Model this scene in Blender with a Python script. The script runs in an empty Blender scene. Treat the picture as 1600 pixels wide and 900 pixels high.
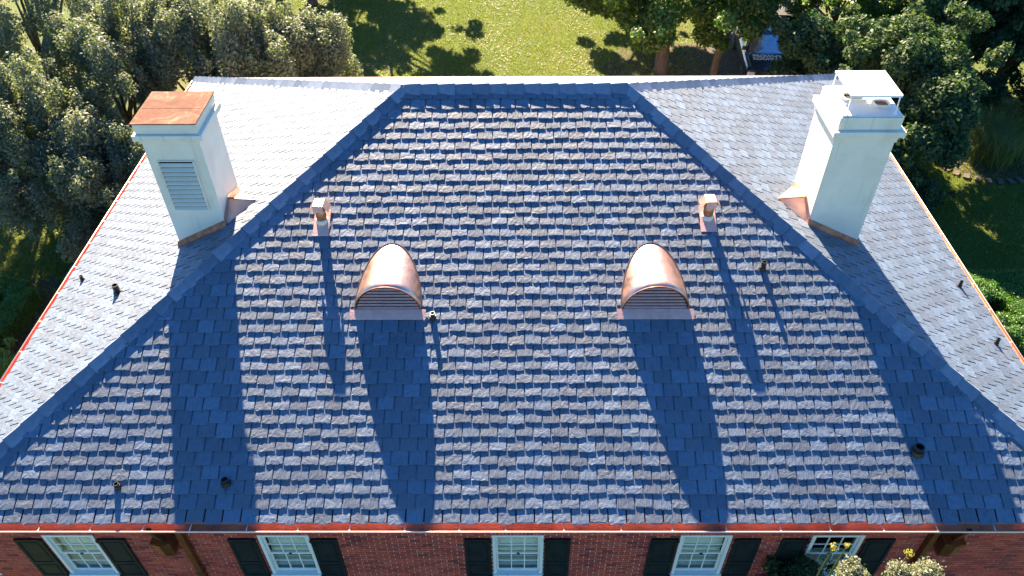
import bpy, bmesh, math
import numpy as np
from mathutils import Vector, Matrix

rng = np.random.default_rng(7)
S = bpy.context.scene
C = S.collection

# ------------------------------------------------------------------ camera
CAM = (0.036, -6.67, 11.546)
PITCH, YAW, ROLL = 0.74537, -0.010, -0.009
cam_d = bpy.data.cameras.new('camera')
cam = bpy.data.objects.new('camera', cam_d)
C.objects.link(cam)
fw = Vector((math.sin(YAW)*math.cos(PITCH), math.cos(YAW)*math.cos(PITCH), -math.sin(PITCH)))
rt0 = Vector((math.cos(YAW), -math.sin(YAW), 0)); up0 = rt0.cross(fw)
rt = math.cos(ROLL)*rt0 + math.sin(ROLL)*up0
up = -math.sin(ROLL)*rt0 + math.cos(ROLL)*up0
cam.matrix_world = Matrix(((rt.x, up.x, -fw.x, CAM[0]), (rt.y, up.y, -fw.y, CAM[1]), (rt.z, up.z, -fw.z, CAM[2]), (0, 0, 0, 1)))
cam_d.sensor_fit = 'HORIZONTAL'; cam_d.sensor_width = 36.0
cam_d.lens = 36.0*1210.56/1600.0
cam_d.clip_start = 0.1; cam_d.clip_end = 600
S.camera = cam

# ------------------------------------------------------------------ light
SUN = Vector((-0.174, 0.825, 0.537)).normalized()
EL = math.asin(SUN.z); AZ = math.atan2(SUN.x, SUN.y)
w = bpy.data.worlds.new('World'); S.world = w; w.use_nodes = True
nt = w.node_tree; bg = nt.nodes['Background']
sky = nt.nodes.new('ShaderNodeTexSky'); sky.sky_type = 'NISHITA'; sky.sun_disc = False
sky.sun_elevation = EL; sky.sun_rotation = AZ % (2*math.pi)
sky.air_density = 1.0; sky.dust_density = 0.3; sky.ozone_density = 6.0
hs = nt.nodes.new('ShaderNodeHueSaturation'); hs.inputs['Saturation'].default_value = 1.22
nt.links.new(sky.outputs[0], hs.inputs['Color']); nt.links.new(hs.outputs[0], bg.inputs[0]); bg.inputs[1].default_value = 0.05
sl = bpy.data.lights.new('sun', 'SUN'); sl.energy = 5.0; sl.angle = math.radians(0.5); sl.color = (1.0, 0.815, 0.58)
so = bpy.data.objects.new('sun', sl); C.objects.link(so)
so.rotation_euler = SUN.to_track_quat('Z', 'Y').to_euler(); so.location = (0, 0, 40)
S.view_settings.view_transform = 'Standard'; S.view_settings.look = 'None'
S.view_settings.exposure = 2.78; S.view_settings.gamma = 1.0
S.cycles.max_bounces = 6; S.cycles.transparent_max_bounces = 6

# ------------------------------------------------------------------ constants (metres; z = 0 at the eave)
TP = 0.492; PH = math.atan(TP); CP, SP = math.cos(PH), math.sin(PH)
HL = 10.0; W = 15.44; G = -6.0
EXPO = 0.236; SW = 0.303

# ------------------------------------------------------------------ node helpers
def mat(name, base=(.5, .5, .5), rough=.7, metal=0.0, spec=.5):
    m = bpy.data.materials.new(name); m.use_nodes = True
    b = m.node_tree.nodes['Principled BSDF']
    b.inputs['Base Color'].default_value = (*base, 1); b.inputs['Roughness'].default_value = rough
    b.inputs['Metallic'].default_value = metal; b.inputs['Specular IOR Level'].default_value = spec
    return m, m.node_tree, b
def N(t, kind, **kw):
    n = t.nodes.new(kind)
    for k, v in kw.items(): setattr(n, k, v)
    return n
def noise(t, scale, detail=4, rough=.55, vec=None, dist=0):
    n = N(t, 'ShaderNodeTexNoise'); n.inputs['Scale'].default_value = scale
    n.inputs['Detail'].default_value = detail; n.inputs['Roughness'].default_value = rough
    n.inputs['Distortion'].default_value = dist
    if vec is not None: t.links.new(vec, n.inputs['Vector'])
    return n
def ramp(t, fac, stops, interp='LINEAR'):
    r = N(t, 'ShaderNodeValToRGB'); r.color_ramp.interpolation = interp
    el = r.color_ramp.elements
    while len(el) < len(stops): el.new(.5)
    for e, (p, c) in zip(el, stops):
        e.position = p; e.color = (*c, 1) if len(c) == 3 else c
    t.links.new(fac, r.inputs[0]); return r
def mix(t, a, b, fac, mode='MIX'):
    n = N(t, 'ShaderNodeMix', data_type='RGBA', blend_type=mode)
    for sock, v in ((n.inputs[0], fac), (n.inputs[6], a), (n.inputs[7], b)):
        if isinstance(v, (int, float)): sock.default_value = v
        elif isinstance(v, tuple): sock.default_value = (*v, 1)
        else: t.links.new(v, sock)
    return n.outputs[2]
def math_(t, op, a, b=0.0, c=None):
    n = N(t, 'ShaderNodeMath', operation=op)
    for sock, v in zip(n.inputs, (a, b) if c is None else (a, b, c)):
        if isinstance(v, (int, float)): sock.default_value = v
        else: t.links.new(v, sock)
    return n.outputs[0]
def bump(t, bsdf, h, strength=.3, dist=.01):
    n = N(t, 'ShaderNodeBump'); n.inputs['Strength'].default_value = strength; n.inputs['Distance'].default_value = dist
    t.links.new(h, n.inputs['Height']); t.links.new(n.outputs[0], bsdf.inputs['Normal']); return n
def coords(t, which='Object'):
    return N(t, 'ShaderNodeTexCoord').outputs[which]
def tintval(t):
    a = N(t, 'ShaderNodeAttribute', attribute_name='tint'); o = N(t, 'ShaderNodeObjectInfo')
    s = math_(t, 'ADD', a.outputs['Fac'], o.outputs['Random'])
    return math_(t, 'FRACT', s)
def mapping(t, vec, scale=(1, 1, 1), loc=None):
    m = N(t, 'ShaderNodeMapping'); m.inputs['Scale'].default_value = scale
    t.links.new(vec, m.inputs['Vector'])
    if loc is not None: t.links.new(loc, m.inputs['Location'])
    return m.outputs[0]

# ------------------------------------------------------------------ materials
M = {}
# slate: cleft grey blue stone, UV in metres on every piece, tint moves the pattern
m, t, b = mat('slate', rough=.7, spec=1.0); M['slate'] = m
tv = tintval(t); uv = N(t, 'ShaderNodeUVMap').outputs[0]
off = N(t, 'ShaderNodeCombineXYZ'); t.links.new(math_(t, 'MULTIPLY', tv, 57.0), off.inputs[0]); t.links.new(math_(t, 'MULTIPLY', tv, 91.0), off.inputs[1])
v1 = mapping(t, uv, (9, 9, 9), off.outputs[0]); v2 = mapping(t, uv, (46, 5, 9), off.outputs[0])
cleft = noise(t, 1.0, 5, .6, v1, .8); groove = noise(t, 1.0, 3, .6, v2)
sel = math_(t, 'GREATER_THAN', math_(t, 'FRACT', math_(t, 'MULTIPLY', tv, 7.13)), .62)
hgt = mix(t, cleft.outputs[0], groove.outputs[0], sel)
base = ramp(t, tv, [(0, (0.0302, 0.0571, 0.1058)), (.2, (0.0370, 0.0697, 0.1277)), (.38, (0.0235, 0.0445, 0.0857)), (.55, (0.0437, 0.0798, 0.1428)), (.7, (0.0302, 0.0538, 0.0974)), (.83, (0.0487, 0.0865, 0.1512)), (.93, (0.0353, 0.0554, 0.0941)), (1, (0.0336, 0.0672, 0.1176))], 'CONSTANT')
b.inputs['IOR'].default_value = 1.6
fine = noise(t, 120, 4, .7, uv)
col = mix(t, base.outputs[0], ramp(t, hgt, [(.33, (.5, .5, .52)), (.45, (1., 1., 1.)), (.65, (1.25, 1.25, 1.22))]).outputs[0], .8, 'MULTIPLY')
col = mix(t, col, ramp(t, fine.outputs[0], [(.3, (.8, .8, .8)), (.7, (1.15, 1.15, 1.15))]).outputs[0], .5, 'MULTIPLY')
t.links.new(col, b.inputs['Base Color'])
hh = math_(t, 'ADD', hgt, math_(t, 'MULTIPLY', fine.outputs[0], .12))
bump(t, b, hh, 1.0, .014); b.inputs['Sheen Weight'].default_value = 0.0; b.inputs['Sheen Roughness'].default_value = .3; b.inputs['Sheen Tint'].default_value = (1, .97, .93, 1)
t.links.new(ramp(t, fine.outputs[0], [(.3, (0.64,)*3), (.7, (0.76,)*3)]).outputs[0], b.inputs['Roughness'])
# smooth cap tiles
m, t, b = mat('cap_slate', rough=.6, spec=.8); M['cap'] = m
tv = tintval(t); n1 = noise(t, 8, 5, .6, coords(t))
base = ramp(t, tv, [(0, (.085, .118, .18)), (.5, (.150, .185, .26)), (1, (.060, .088, .145))])
t.links.new(mix(t, base.outputs[0], ramp(t, n1.outputs[0], [(.3, (.75,)*3), (.7, (1.2,)*3)]).outputs[0], .8, 'MULTIPLY'), b.inputs['Base Color'])
bump(t, b, noise(t, 60, 4, .6, coords(t)).outputs[0], .25, .004)
M['deck'] = mat('roof_felt', (.02, .022, .026), .9)[0]
# copper
def copper(name, base, dark, rough, blot=3.0, amt=.6, metal=1.0):
    m, t, b = mat(name, base, rough, metal)
    n1 = noise(t, blot, 6, .65, coords(t), .6); n2 = noise(t, 40, 4, .7, coords(t))
    c = ramp(t, n1.outputs[0], [(.32, dark), (.62, base)]).outputs[0]
    t.links.new(mix(t, base, c, amt), b.inputs['Base Color'])
    t.links.new(ramp(t, n1.outputs[0], [(.3, (rough+.2,)*3), (.7, (rough,)*3)]).outputs[0], b.inputs['Roughness'])
    bump(t, b, math_(t, 'ADD', n1.outputs[0], math_(t, 'MULTIPLY', n2.outputs[0], .1)), .3, .025)
    return m
M['copper'] = copper('copper', (.90, .56, .43), (.72, .36, .25), .30)
M['copper_gutter'] = copper('gutter_copper', (.80, .21, .095), (.50, .09, .04), .5, 2.0, .9, .25)
M['copper_rim'] = copper('bright_copper_edge', (.95, .66, .52), (.85, .5, .38), .4, 3, .5, .5)
M['copper_old'] = copper('weathered_copper', (.46, .19, .11), (.20, .07, .04), .42, 5.0, .9, .6)
M['copper_leader'] = copper('leader_copper', (.32, .16, .075), (.16, .08, .04), .42, 4.0, .8)
m, t, b = mat('cap_sheet', (.3, .1, .05), .8, .0, .15); M['cap_sheet'] = m
M['copper_pipe'] = copper('pipe_copper', (.62, .30, .18), (.34, .14, .08), .4, 9.0, .8)
n1 = noise(t, 2.2, 7, .7, coords(t), 1.2)
t.links.new(ramp(t, n1.outputs[0], [(.3, (.060, .018, .009)), (.46, (.105, .032, .016)), (.56, (.14, .055, .03)), (.68, (.24, .15, .10))]).outputs[0], b.inputs['Base Color'])
# painted render (chimneys)
def paint(name, base, stain=.6, rough=.6):
    m, t, b = mat(name, base, rough)
    o = coords(t); n1 = noise(t, 1.1, 6, .65, o, .5); st = noise(t, 1.0, 4, .6, mapping(t, o, (9, 9, .7)))
    c = mix(t, base, tuple(x*y for x, y in zip(base, (.72, .71, .68))), ramp(t, n1.outputs[0], [(.45, (0,)*3), (.75, (stain,)*3)]).outputs[0])
    c = mix(t, c, tuple(x*y for x, y in zip(base, (.62, .60, .52))), ramp(t, st.outputs[0], [(.60, (0,)*3), (.78, (stain,)*3)]).outputs[0])
    t.links.new(c, b.inputs['Base Color']); bump(t, b, noise(t, 35, 5, .7, o).outputs[0], .12, .006)
    return m
M['render'] = paint('painted_stucco', (.72, .66, .55))
M['white'] = paint('white_paint', (.78, .78, .74), .15, .45)
M['trim'] = paint('window_trim', (.72, .72, .64), .2, .5)
M['lid'] = paint('white_metal_lid', (.86, .85, .83), .1, .4)
M['crown'] = paint('chimney_crown_wash', (.60, .62, .64), .5, .8)
M['black'] = mat('black_plastic', (.012, .012, .013), .4)[0]
M['lead'] = mat('dark_flashing', (.05, .04, .04), .6)[0]
M['dark'] = mat('void_shade', (.006, .005, .005), .9)[0]  # near-black colour paints the shade inside openings and behind louvres
m, t, b = mat('flue_clay', (.16, .06, .045), .8); M['flue'] = m
m, t, b = mat('shutter_paint', (.010, .016, .015), .6, 0, .2); M['shutter'] = m
n1 = noise(t, 6, 4, .6, coords(t)); t.links.new(ramp(t, n1.outputs[0], [(.3, (.007, .011, .011)), (.7, (.016, .023, .022))]).outputs[0], b.inputs['Base Color'])
# brick
m, t, b = mat('brick', rough=.85); M['brick'] = m
tv = tintval(t); o = coords(t)
base = ramp(t, tv, [(0, (.42, .060, .032)), (.2, (.33, .048, .030)), (.4, (.48, .085, .042)), (.55, (.27, .042, .030)), (.7, (.43, .068, .036)), (.85, (.36, .075, .044)), (.95, (.16, .030, .026))], 'CONSTANT')
t.links.new(mix(t, base.outputs[0], ramp(t, noise(t, 30, 5, .7, o).outputs[0], [(.3, (.65,)*3), (.7, (1.3,)*3)]).outputs[0], .8, 'MULTIPLY'), b.inputs['Base Color'])
bump(t, b, noise(t, 90, 4, .7, o).outputs[0], .5, .004)
# wall backing: mortar; below the built courses a procedural brick
m, t, b = mat('mortar_wall', rough=.9); M['mortar'] = m
o = coords(t); sx = N(t, 'ShaderNodeSeparateXYZ'); t.links.new(o, sx.inputs[0])
cx = N(t, 'ShaderNodeCombineXYZ'); t.links.new(math_(t, 'ADD', sx.outputs[0], sx.outputs[1]), cx.inputs[0]); t.links.new(sx.outputs[2], cx.inputs[1])
br = N(t, 'ShaderNodeTexBrick'); t.links.new(cx.outputs[0], br.inputs['Vector'])
for k, v in (('Scale', 1.0), ('Mortar Size', .006), ('Brick Width', .205), ('Row Height', .071)): br.inputs[k].default_value = v
br.inputs['Color1'].default_value = (.42, .06, .033, 1); br.inputs['Color2'].default_value = (.30, .045, .03, 1); br.inputs['Mortar'].default_value = (.42, .34, .27, 1)
low = math_(t, 'LESS_THAN', sx.outputs[2], -3.0)
t.links.new(mix(t, (.66, .58, .48), br.outputs[0], low), b.inputs['Base Color'])
bump(t, b, noise(t, 60, 4, .7, o).outputs[0], .3, .004)
# glass and interiors
m, t, b = mat('window_glass', (.9, .95, .95), .03); M['glass'] = m
tp_ = N(t, 'ShaderNodeBsdfTransparent'); tp_.inputs[0].default_value = (.92, .95, .93, 1); gl_ = N(t, 'ShaderNodeBsdfGlossy'); gl_.inputs['Roughness'].default_value = .03
fr_ = N(t, 'ShaderNodeFresnel'); fr_.inputs[0].default_value = 1.5; mx_ = N(t, 'ShaderNodeMixShader')
ge_ = N(t, 'ShaderNodeNewGeometry'); t.links.new(math_(t, 'MULTIPLY', fr_.outputs[0], math_(t, 'SUBTRACT', 1.0, ge_.outputs['Backfacing'])), mx_.inputs[0]); t.links.new(tp_.outputs[0], mx_.inputs[1]); t.links.new(gl_.outputs[0], mx_.inputs[2]); t.links.new(mx_.outputs[0], t.nodes['Material Output'].inputs[0])
M['blind'] = mat('blind_fabric', (.80, .78, .66), .8)[0]
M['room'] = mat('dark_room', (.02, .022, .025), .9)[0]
# foliage
def leafmat(name, cols, rough=.45, trans=.35, spec=.5):
    m, t, b = mat(name, cols[0], rough, 0, spec)
    tv = tintval(t); k = len(cols)
    c = ramp(t, tv, [(i/(k-1), c) for i, c in enumerate(cols)]).outputs[0]
    t.links.new(c, b.inputs['Base Color'])
    tr = N(t, 'ShaderNodeBsdfTranslucent'); mx = N(t, 'ShaderNodeMixShader')
    t.links.new(mix(t, c, (1.6, 1.7, .55), 1.0, 'MULTIPLY'), tr.inputs[0])
    mx.inputs[0].default_value = trans
    out = t.nodes['Material Output']
    t.links.new(b.outputs[0], mx.inputs[1]); t.links.new(tr.outputs[0], mx.inputs[2]); t.links.new(mx.outputs[0], out.inputs[0])
    return m
M['leaf_olive'] = leafmat('grey_olive_leaf', [(.080, .108, .072), (.135, .160, .118), (.108, .135, .088), (.20, .212, .17), (.15, .185, .10)], .6, .32, .35)
M['leaf_green'] = leafmat('green_leaf', [(.042, .100, .022), (.065, .135, .026), (.085, .165, .030), (.050, .105, .025), (.14, .20, .035)], .42, .42)
M['leaf_dark'] = leafmat('dark_glossy_leaf', [(.022, .055, .030), (.035, .080, .038), (.028, .064, .034), (.055, .100, .042), (.10, .13, .04)], .55, .28, .15)
M['leaf_hedge'] = leafmat('boxwood_leaf', [(.048, .115, .024), (.070, .165, .028), (.085, .190, .030), (.055, .125, .025)], .5, .35)
M['leaf_lime'] = leafmat('lime_leaf', [(.14, .20, .03), (.20, .26, .05), (.10, .16, .03)], .5, .4)
M['leaf_pale'] = leafmat('pale_flower_leaf', [(.12, .14, .08), (.20, .20, .15), (.06, .09, .04), (.27, .26, .22)], .55, .35)
M['petal'] = leafmat('yellow_petal', [(.30, .27, .05), (.24, .22, .06)], .6, .4)
M['leaf_reed'] = leafmat('reed_leaf', [(.08, .12, .035), (.17, .19, .06), (.11, .16, .04)], .5, .35)
M['dry_leaf'] = leafmat('dry_leaf', [(.20, .15, .09), (.28, .23, .15), (.14, .09, .05), (.34, .30, .22)], .7, .2)
m, t, b = mat('bark', rough=.9); M['bark'] = m
o = coords(t); n1 = noise(t, 1, 5, .7, mapping(t, o, (14, 14, 3)))
t.links.new(ramp(t, n1.outputs[0], [(.3, (.05, .038, .028)), (.7, (.17, .135, .10))]).outputs[0], b.inputs['Base Color']); bump(t, b, n1.outputs[0], .8, .03)
# lawn and soil
m, t, b = mat('lawn_grass', rough=.85, spec=.2); M['lawn'] = m
o = coords(t)
a1 = noise(t, .22, 6, .65, o); a2 = noise(t, 14, 6, .75, o); a3 = noise(t, 90, 3, .8, o)
c = ramp(t, a1.outputs[0], [(.35, (.072, .105, .018)), (.5, (.105, .135, .024)), (.66, (.150, .145, .045)), (.78, (.17, .135, .065))]).outputs[0]
c = mix(t, c, ramp(t, a2.outputs[0], [(.3, (.55, .6, .5)), (.7, (1.4, 1.35, 1.3))]).outputs[0], .8, 'MULTIPLY')
c = mix(t, c, ramp(t, a3.outputs[0], [(.3, (.6, .65, .6)), (.7, (1.35, 1.3, 1.3))]).outputs[0], .7, 'MULTIPLY')
t.links.new(c, b.inputs['Base Color']); bump(t, b, math_(t, 'ADD', a2.outputs[0], a3.outputs[0]), .9, .05)
def soil(name, c0, c1):
    m, t, b = mat(name, rough=.95); o = coords(t)
    a1 = noise(t, 5, 7, .75, o); t.links.new(ramp(t, a1.outputs[0], [(.3, c0), (.7, c1)]).outputs[0], b.inputs['Base Color'])
    bump(t, b, a1.outputs[0], .9, .06); return m
M['mulch'] = soil('mulch', (.025, .017, .012), (.12, .08, .055))
M['paving'] = soil('paving_stone', (.13, .12, .11), (.24, .22, .20))
M['asphalt'] = soil('asphalt', (.035, .035, .036), (.07, .068, .066))
M['edging'] = soil('edging_brick', (.06, .04, .034), (.13, .09, .075))
# vehicle
m, t, b = mat('truck_paint', (.020, .032, .055), .25, .3); b.inputs['Coat Weight'].default_value = 1.0; M['truck'] = m
M['tyre'] = mat('rubber', (.015, .015, .015), .8)[0]
M['chrome'] = mat('chrome', (.75, .75, .75), .2, 1.0)[0]
M['lens'] = mat('headlight_lens', (.7, .7, .7), .1)[0]
M['red'] = mat('red_paint', (.55, .02, .02), .35)[0]
M['glass_sky_tone'] = mat('sky_toned_glass', (.40, .50, .60), .08, .8, .8)[0]  # blue-grey metallic base puts the sky's reflection into the colour
M['letter'] = mat('white_vinyl', (.8, .8, .8), .5)[0]

# ------------------------------------------------------------------ mesh builder
class MB:
    def __init__(s): s.v = []; s.f = []; s.uv = []; s.t = []
    def add(s, vs, fs, tint=0.0, uvs=None):
        o = len(s.v); s.v.extend([tuple(x) for x in vs])
        for k, f in enumerate(fs):
            s.f.append(tuple(i+o for i in f)); s.t.append(tint)
            s.uv.append([uvs[i] for i in f] if uvs is not None else [(0, 0)]*len(f))
        return s
    def box(s, x0, x1, y0, y1, z0, z1, tint=0.0):
        v = [(x, y, z) for z in (z0, z1) for y in (y0, y1) for x in (x0, x1)]
        f = [(0, 2, 3, 1), (4, 5, 7, 6), (0, 1, 5, 4), (2, 6, 7, 3), (0, 4, 6, 2), (1, 3, 7, 5)]
        return s.add(v, f, tint)
    def bar(s, a, b, wx, wy, tint=0.0, upv=(0, 0, 1)):
        a = Vector(a); b = Vector(b); d = (b-a).normalized(); u = Vector(upv)
        if abs(d.dot(u)) > .95: u = Vector((1, 0, 0))
        r = d.cross(u).normalized()*wx/2; q = r.cross(d).normalized()*wy/2
        v = [p+i*r+j*q for p in (a, b) for i, j in ((-1, -1), (1, -1), (1, 1), (-1, 1))]
        return s.add(v, [(0, 1, 2, 3), (7, 6, 5, 4), (0, 4, 5, 1), (1, 5, 6, 2), (2, 6, 7, 3), (3, 7, 4, 0)], tint)
    def tube(s, pts, rad, n=10, cap=True):
        pts = [Vector(p) for p in pts]; rad = rad if isinstance(rad, (list, tuple)) else [rad]*len(pts)
        vs = []; prev = None
        for i, p in enumerate(pts):
            d = (pts[min(i+1, len(pts)-1)]-pts[max(i-1, 0)]).normalized()
            u = Vector((1, 0, 0)) if abs(d.x) < .9 else Vector((0, 1, 0))
            if prev is not None: u = prev
            r = (u-d*u.dot(d)).normalized(); prev = r; q = d.cross(r)
            for k in range(n):
                a = 2*math.pi*k/n; vs.append(p+rad[i]*(math.cos(a)*r+math.sin(a)*q))
        fs = [(i*n+k, i*n+(k+1) % n, (i+1)*n+(k+1) % n, (i+1)*n+k) for i in range(len(pts)-1) for k in range(n)]
        if cap: fs += [tuple(range(n))[::-1], tuple((len(pts)-1)*n+k for k in range(n))]
        return s.add(vs, fs)
    def prism(s, poly, d0, d1):   # poly: list of 3-vectors, offsets d0, d1
        n = len(poly); vs = [Vector(p)+Vector(d0) for p in poly]+[Vector(p)+Vector(d1) for p in poly]
        fs = [tuple(range(n)), tuple(range(2*n-1, n-1, -1))]+[(i, n+i, n+(i+1) % n, (i+1) % n) for i in range(n)]
        return s.add(vs, fs)
    def mesh(s, name, m, smooth=False):
        me = bpy.data.meshes.new(name); me.from_pydata(s.v, [], s.f)
        a = me.attributes.new('tint', 'FLOAT', 'FACE'); a.data.foreach_set('value', s.t)
        u = me.uv_layers.new(name='UVMap'); u.data.foreach_set('uv', [c for f in s.uv for p in f for c in p])
        me.materials.append(m)
        if smooth: me.polygons.foreach_set('use_smooth', [True]*len(me.polygons))
        me.validate(); me.update()
        return me
def fixn(me):
    bm = bmesh.new(); bm.from_mesh(me); bmesh.ops.recalc_face_normals(bm, faces=bm.faces); bm.to_mesh(me); bm.free()
def link(name, me, parent=None, loc=None, kind=None):
    o = bpy.data.objects.new(name, me); C.objects.link(o)
    if parent is not None: o.parent = parent
    if loc is not None: o.location = loc
    if kind: o['kind'] = kind
    return o
def obj(name, mb, m, parent=None, smooth=False, kind=None, label=None, bevel=0, loc=None):
    me = mb.mesh(name, m, smooth); fixn(me)
    o = link(name, me, parent, loc, kind)
    if label: o['label'] = label
    if bevel:
        md = o.modifiers.new('bevel', 'BEVEL'); md.width = bevel; md.segments = 2; md.limit_method = 'ANGLE'
    return o
def thing(name, label, cat, loc=(0, 0, 0), group=None, rz=0):
    o = bpy.data.objects.new(name, None); C.objects.link(o); o.location = loc; o.rotation_euler = (0, 0, rz)
    o.empty_display_size = .2
    o['label'] = label; o['category'] = cat
    if group: o['group'] = group
    return o
def tagt(o, label, cat, group=None):
    o['label'] = label; o['category'] = cat
    if group: o['group'] = group
    return o

# ------------------------------------------------------------------ house
house = thing('brick_house', 'red brick house with a blue grey slate hip roof seen from above its front eave', 'house', (0, 0, 0))

# --- slopes: origin, u along the eave, v up the slope, n outward
Vv = Vector
slopes = {
 'front': (Vv((-HL, 0, 0)), Vv((1, 0, 0)), Vv((0, CP, SP)), Vv((0, -SP, CP)), 2*HL),
 'left': (Vv((-HL, W, 0)), Vv((0, -1, 0)), Vv((CP, 0, SP)), Vv((-SP, 0, CP)), W),
 'right': (Vv((HL, 0, 0)), Vv((0, 1, 0)), Vv((-CP, 0, SP)), Vv((SP, 0, CP)), W),
 'back': (Vv((HL, W, 0)), Vv((-1, 0, 0)), Vv((0, -CP, SP)), Vv((0, SP, CP)), 2*HL)}
SMAX = (W/2)/CP
TL = EXPO*2.05; H0 = .050
def prof(y): return H0-(.092*y if y < .16 else .01472+.020*(y-.16) if y < .24 else .0163+.075*(y-.24))       # top face: height at the butt, drop per metre
def slate_piece(seed, width=SW-.025):
    r = np.random.default_rng(seed); mb = MB()
    xs = np.linspace(-width/2, width/2, 7); ys = [0, .018, .07, .14, .24, TL]
    jag = r.normal(0, .0030, 7); jag[[0, 6]] = r.uniform(.000, .007, 2)
    vs = []; uvs = []
    ht = r.normal(0, .0011, (6, 7)); ht[0] -= r.uniform(.001, .0045, 7); ht[5] = 0; ht[:, 0] -= .0008; ht[:, 6] -= .0008
    for j, y in enumerate(ys):
        for i, x in enumerate(xs):
            yy = y+(jag[i]*(1 if j == 0 else .5 if j == 1 else 0))
            vs.append((x+(r.normal(0, .0008) if i in (0, 6) else 0), yy, prof(yy)+ht[j, i])); uvs.append((x, yy))
    fs = [(j*7+i, j*7+i+1, (j+1)*7+i+1, (j+1)*7+i) for j in range(5) for i in range(6)]
    o = len(vs)
    for i, x in enumerate(xs): vs.append((x, jag[i]*.6-.001, H0-.018)); uvs.append((x, -.02))
    fs += [(o+i, o+i+1, i+1, i) for i in range(6)]
    vs += [(xs[0], TL, prof(TL)-.004), (xs[-1], TL, prof(TL)-.004)]; uvs += [(xs[0], TL)]*2
    a, bq = len(vs)-2, len(vs)-1
    fs.append((0, 7, 14, 21, 28, 35, a, o)); fs.append((41, 34, 27, 20, 13, 6, o+6, bq))
    mb.add(vs, fs, 0.0, uvs); return mb
NV = 12
pieces = [slate_piece(100+i) for i in range(NV)]
pmesh = [p.mesh('slate', M['slate']) for p in pieces]
pv = [np.array(p.v) for p in pieces]
def frame(key):
    o, u, v, n, Lu = slopes[key]; return np.array(o), np.array(u), np.array(v), np.array(n), Lu
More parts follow.
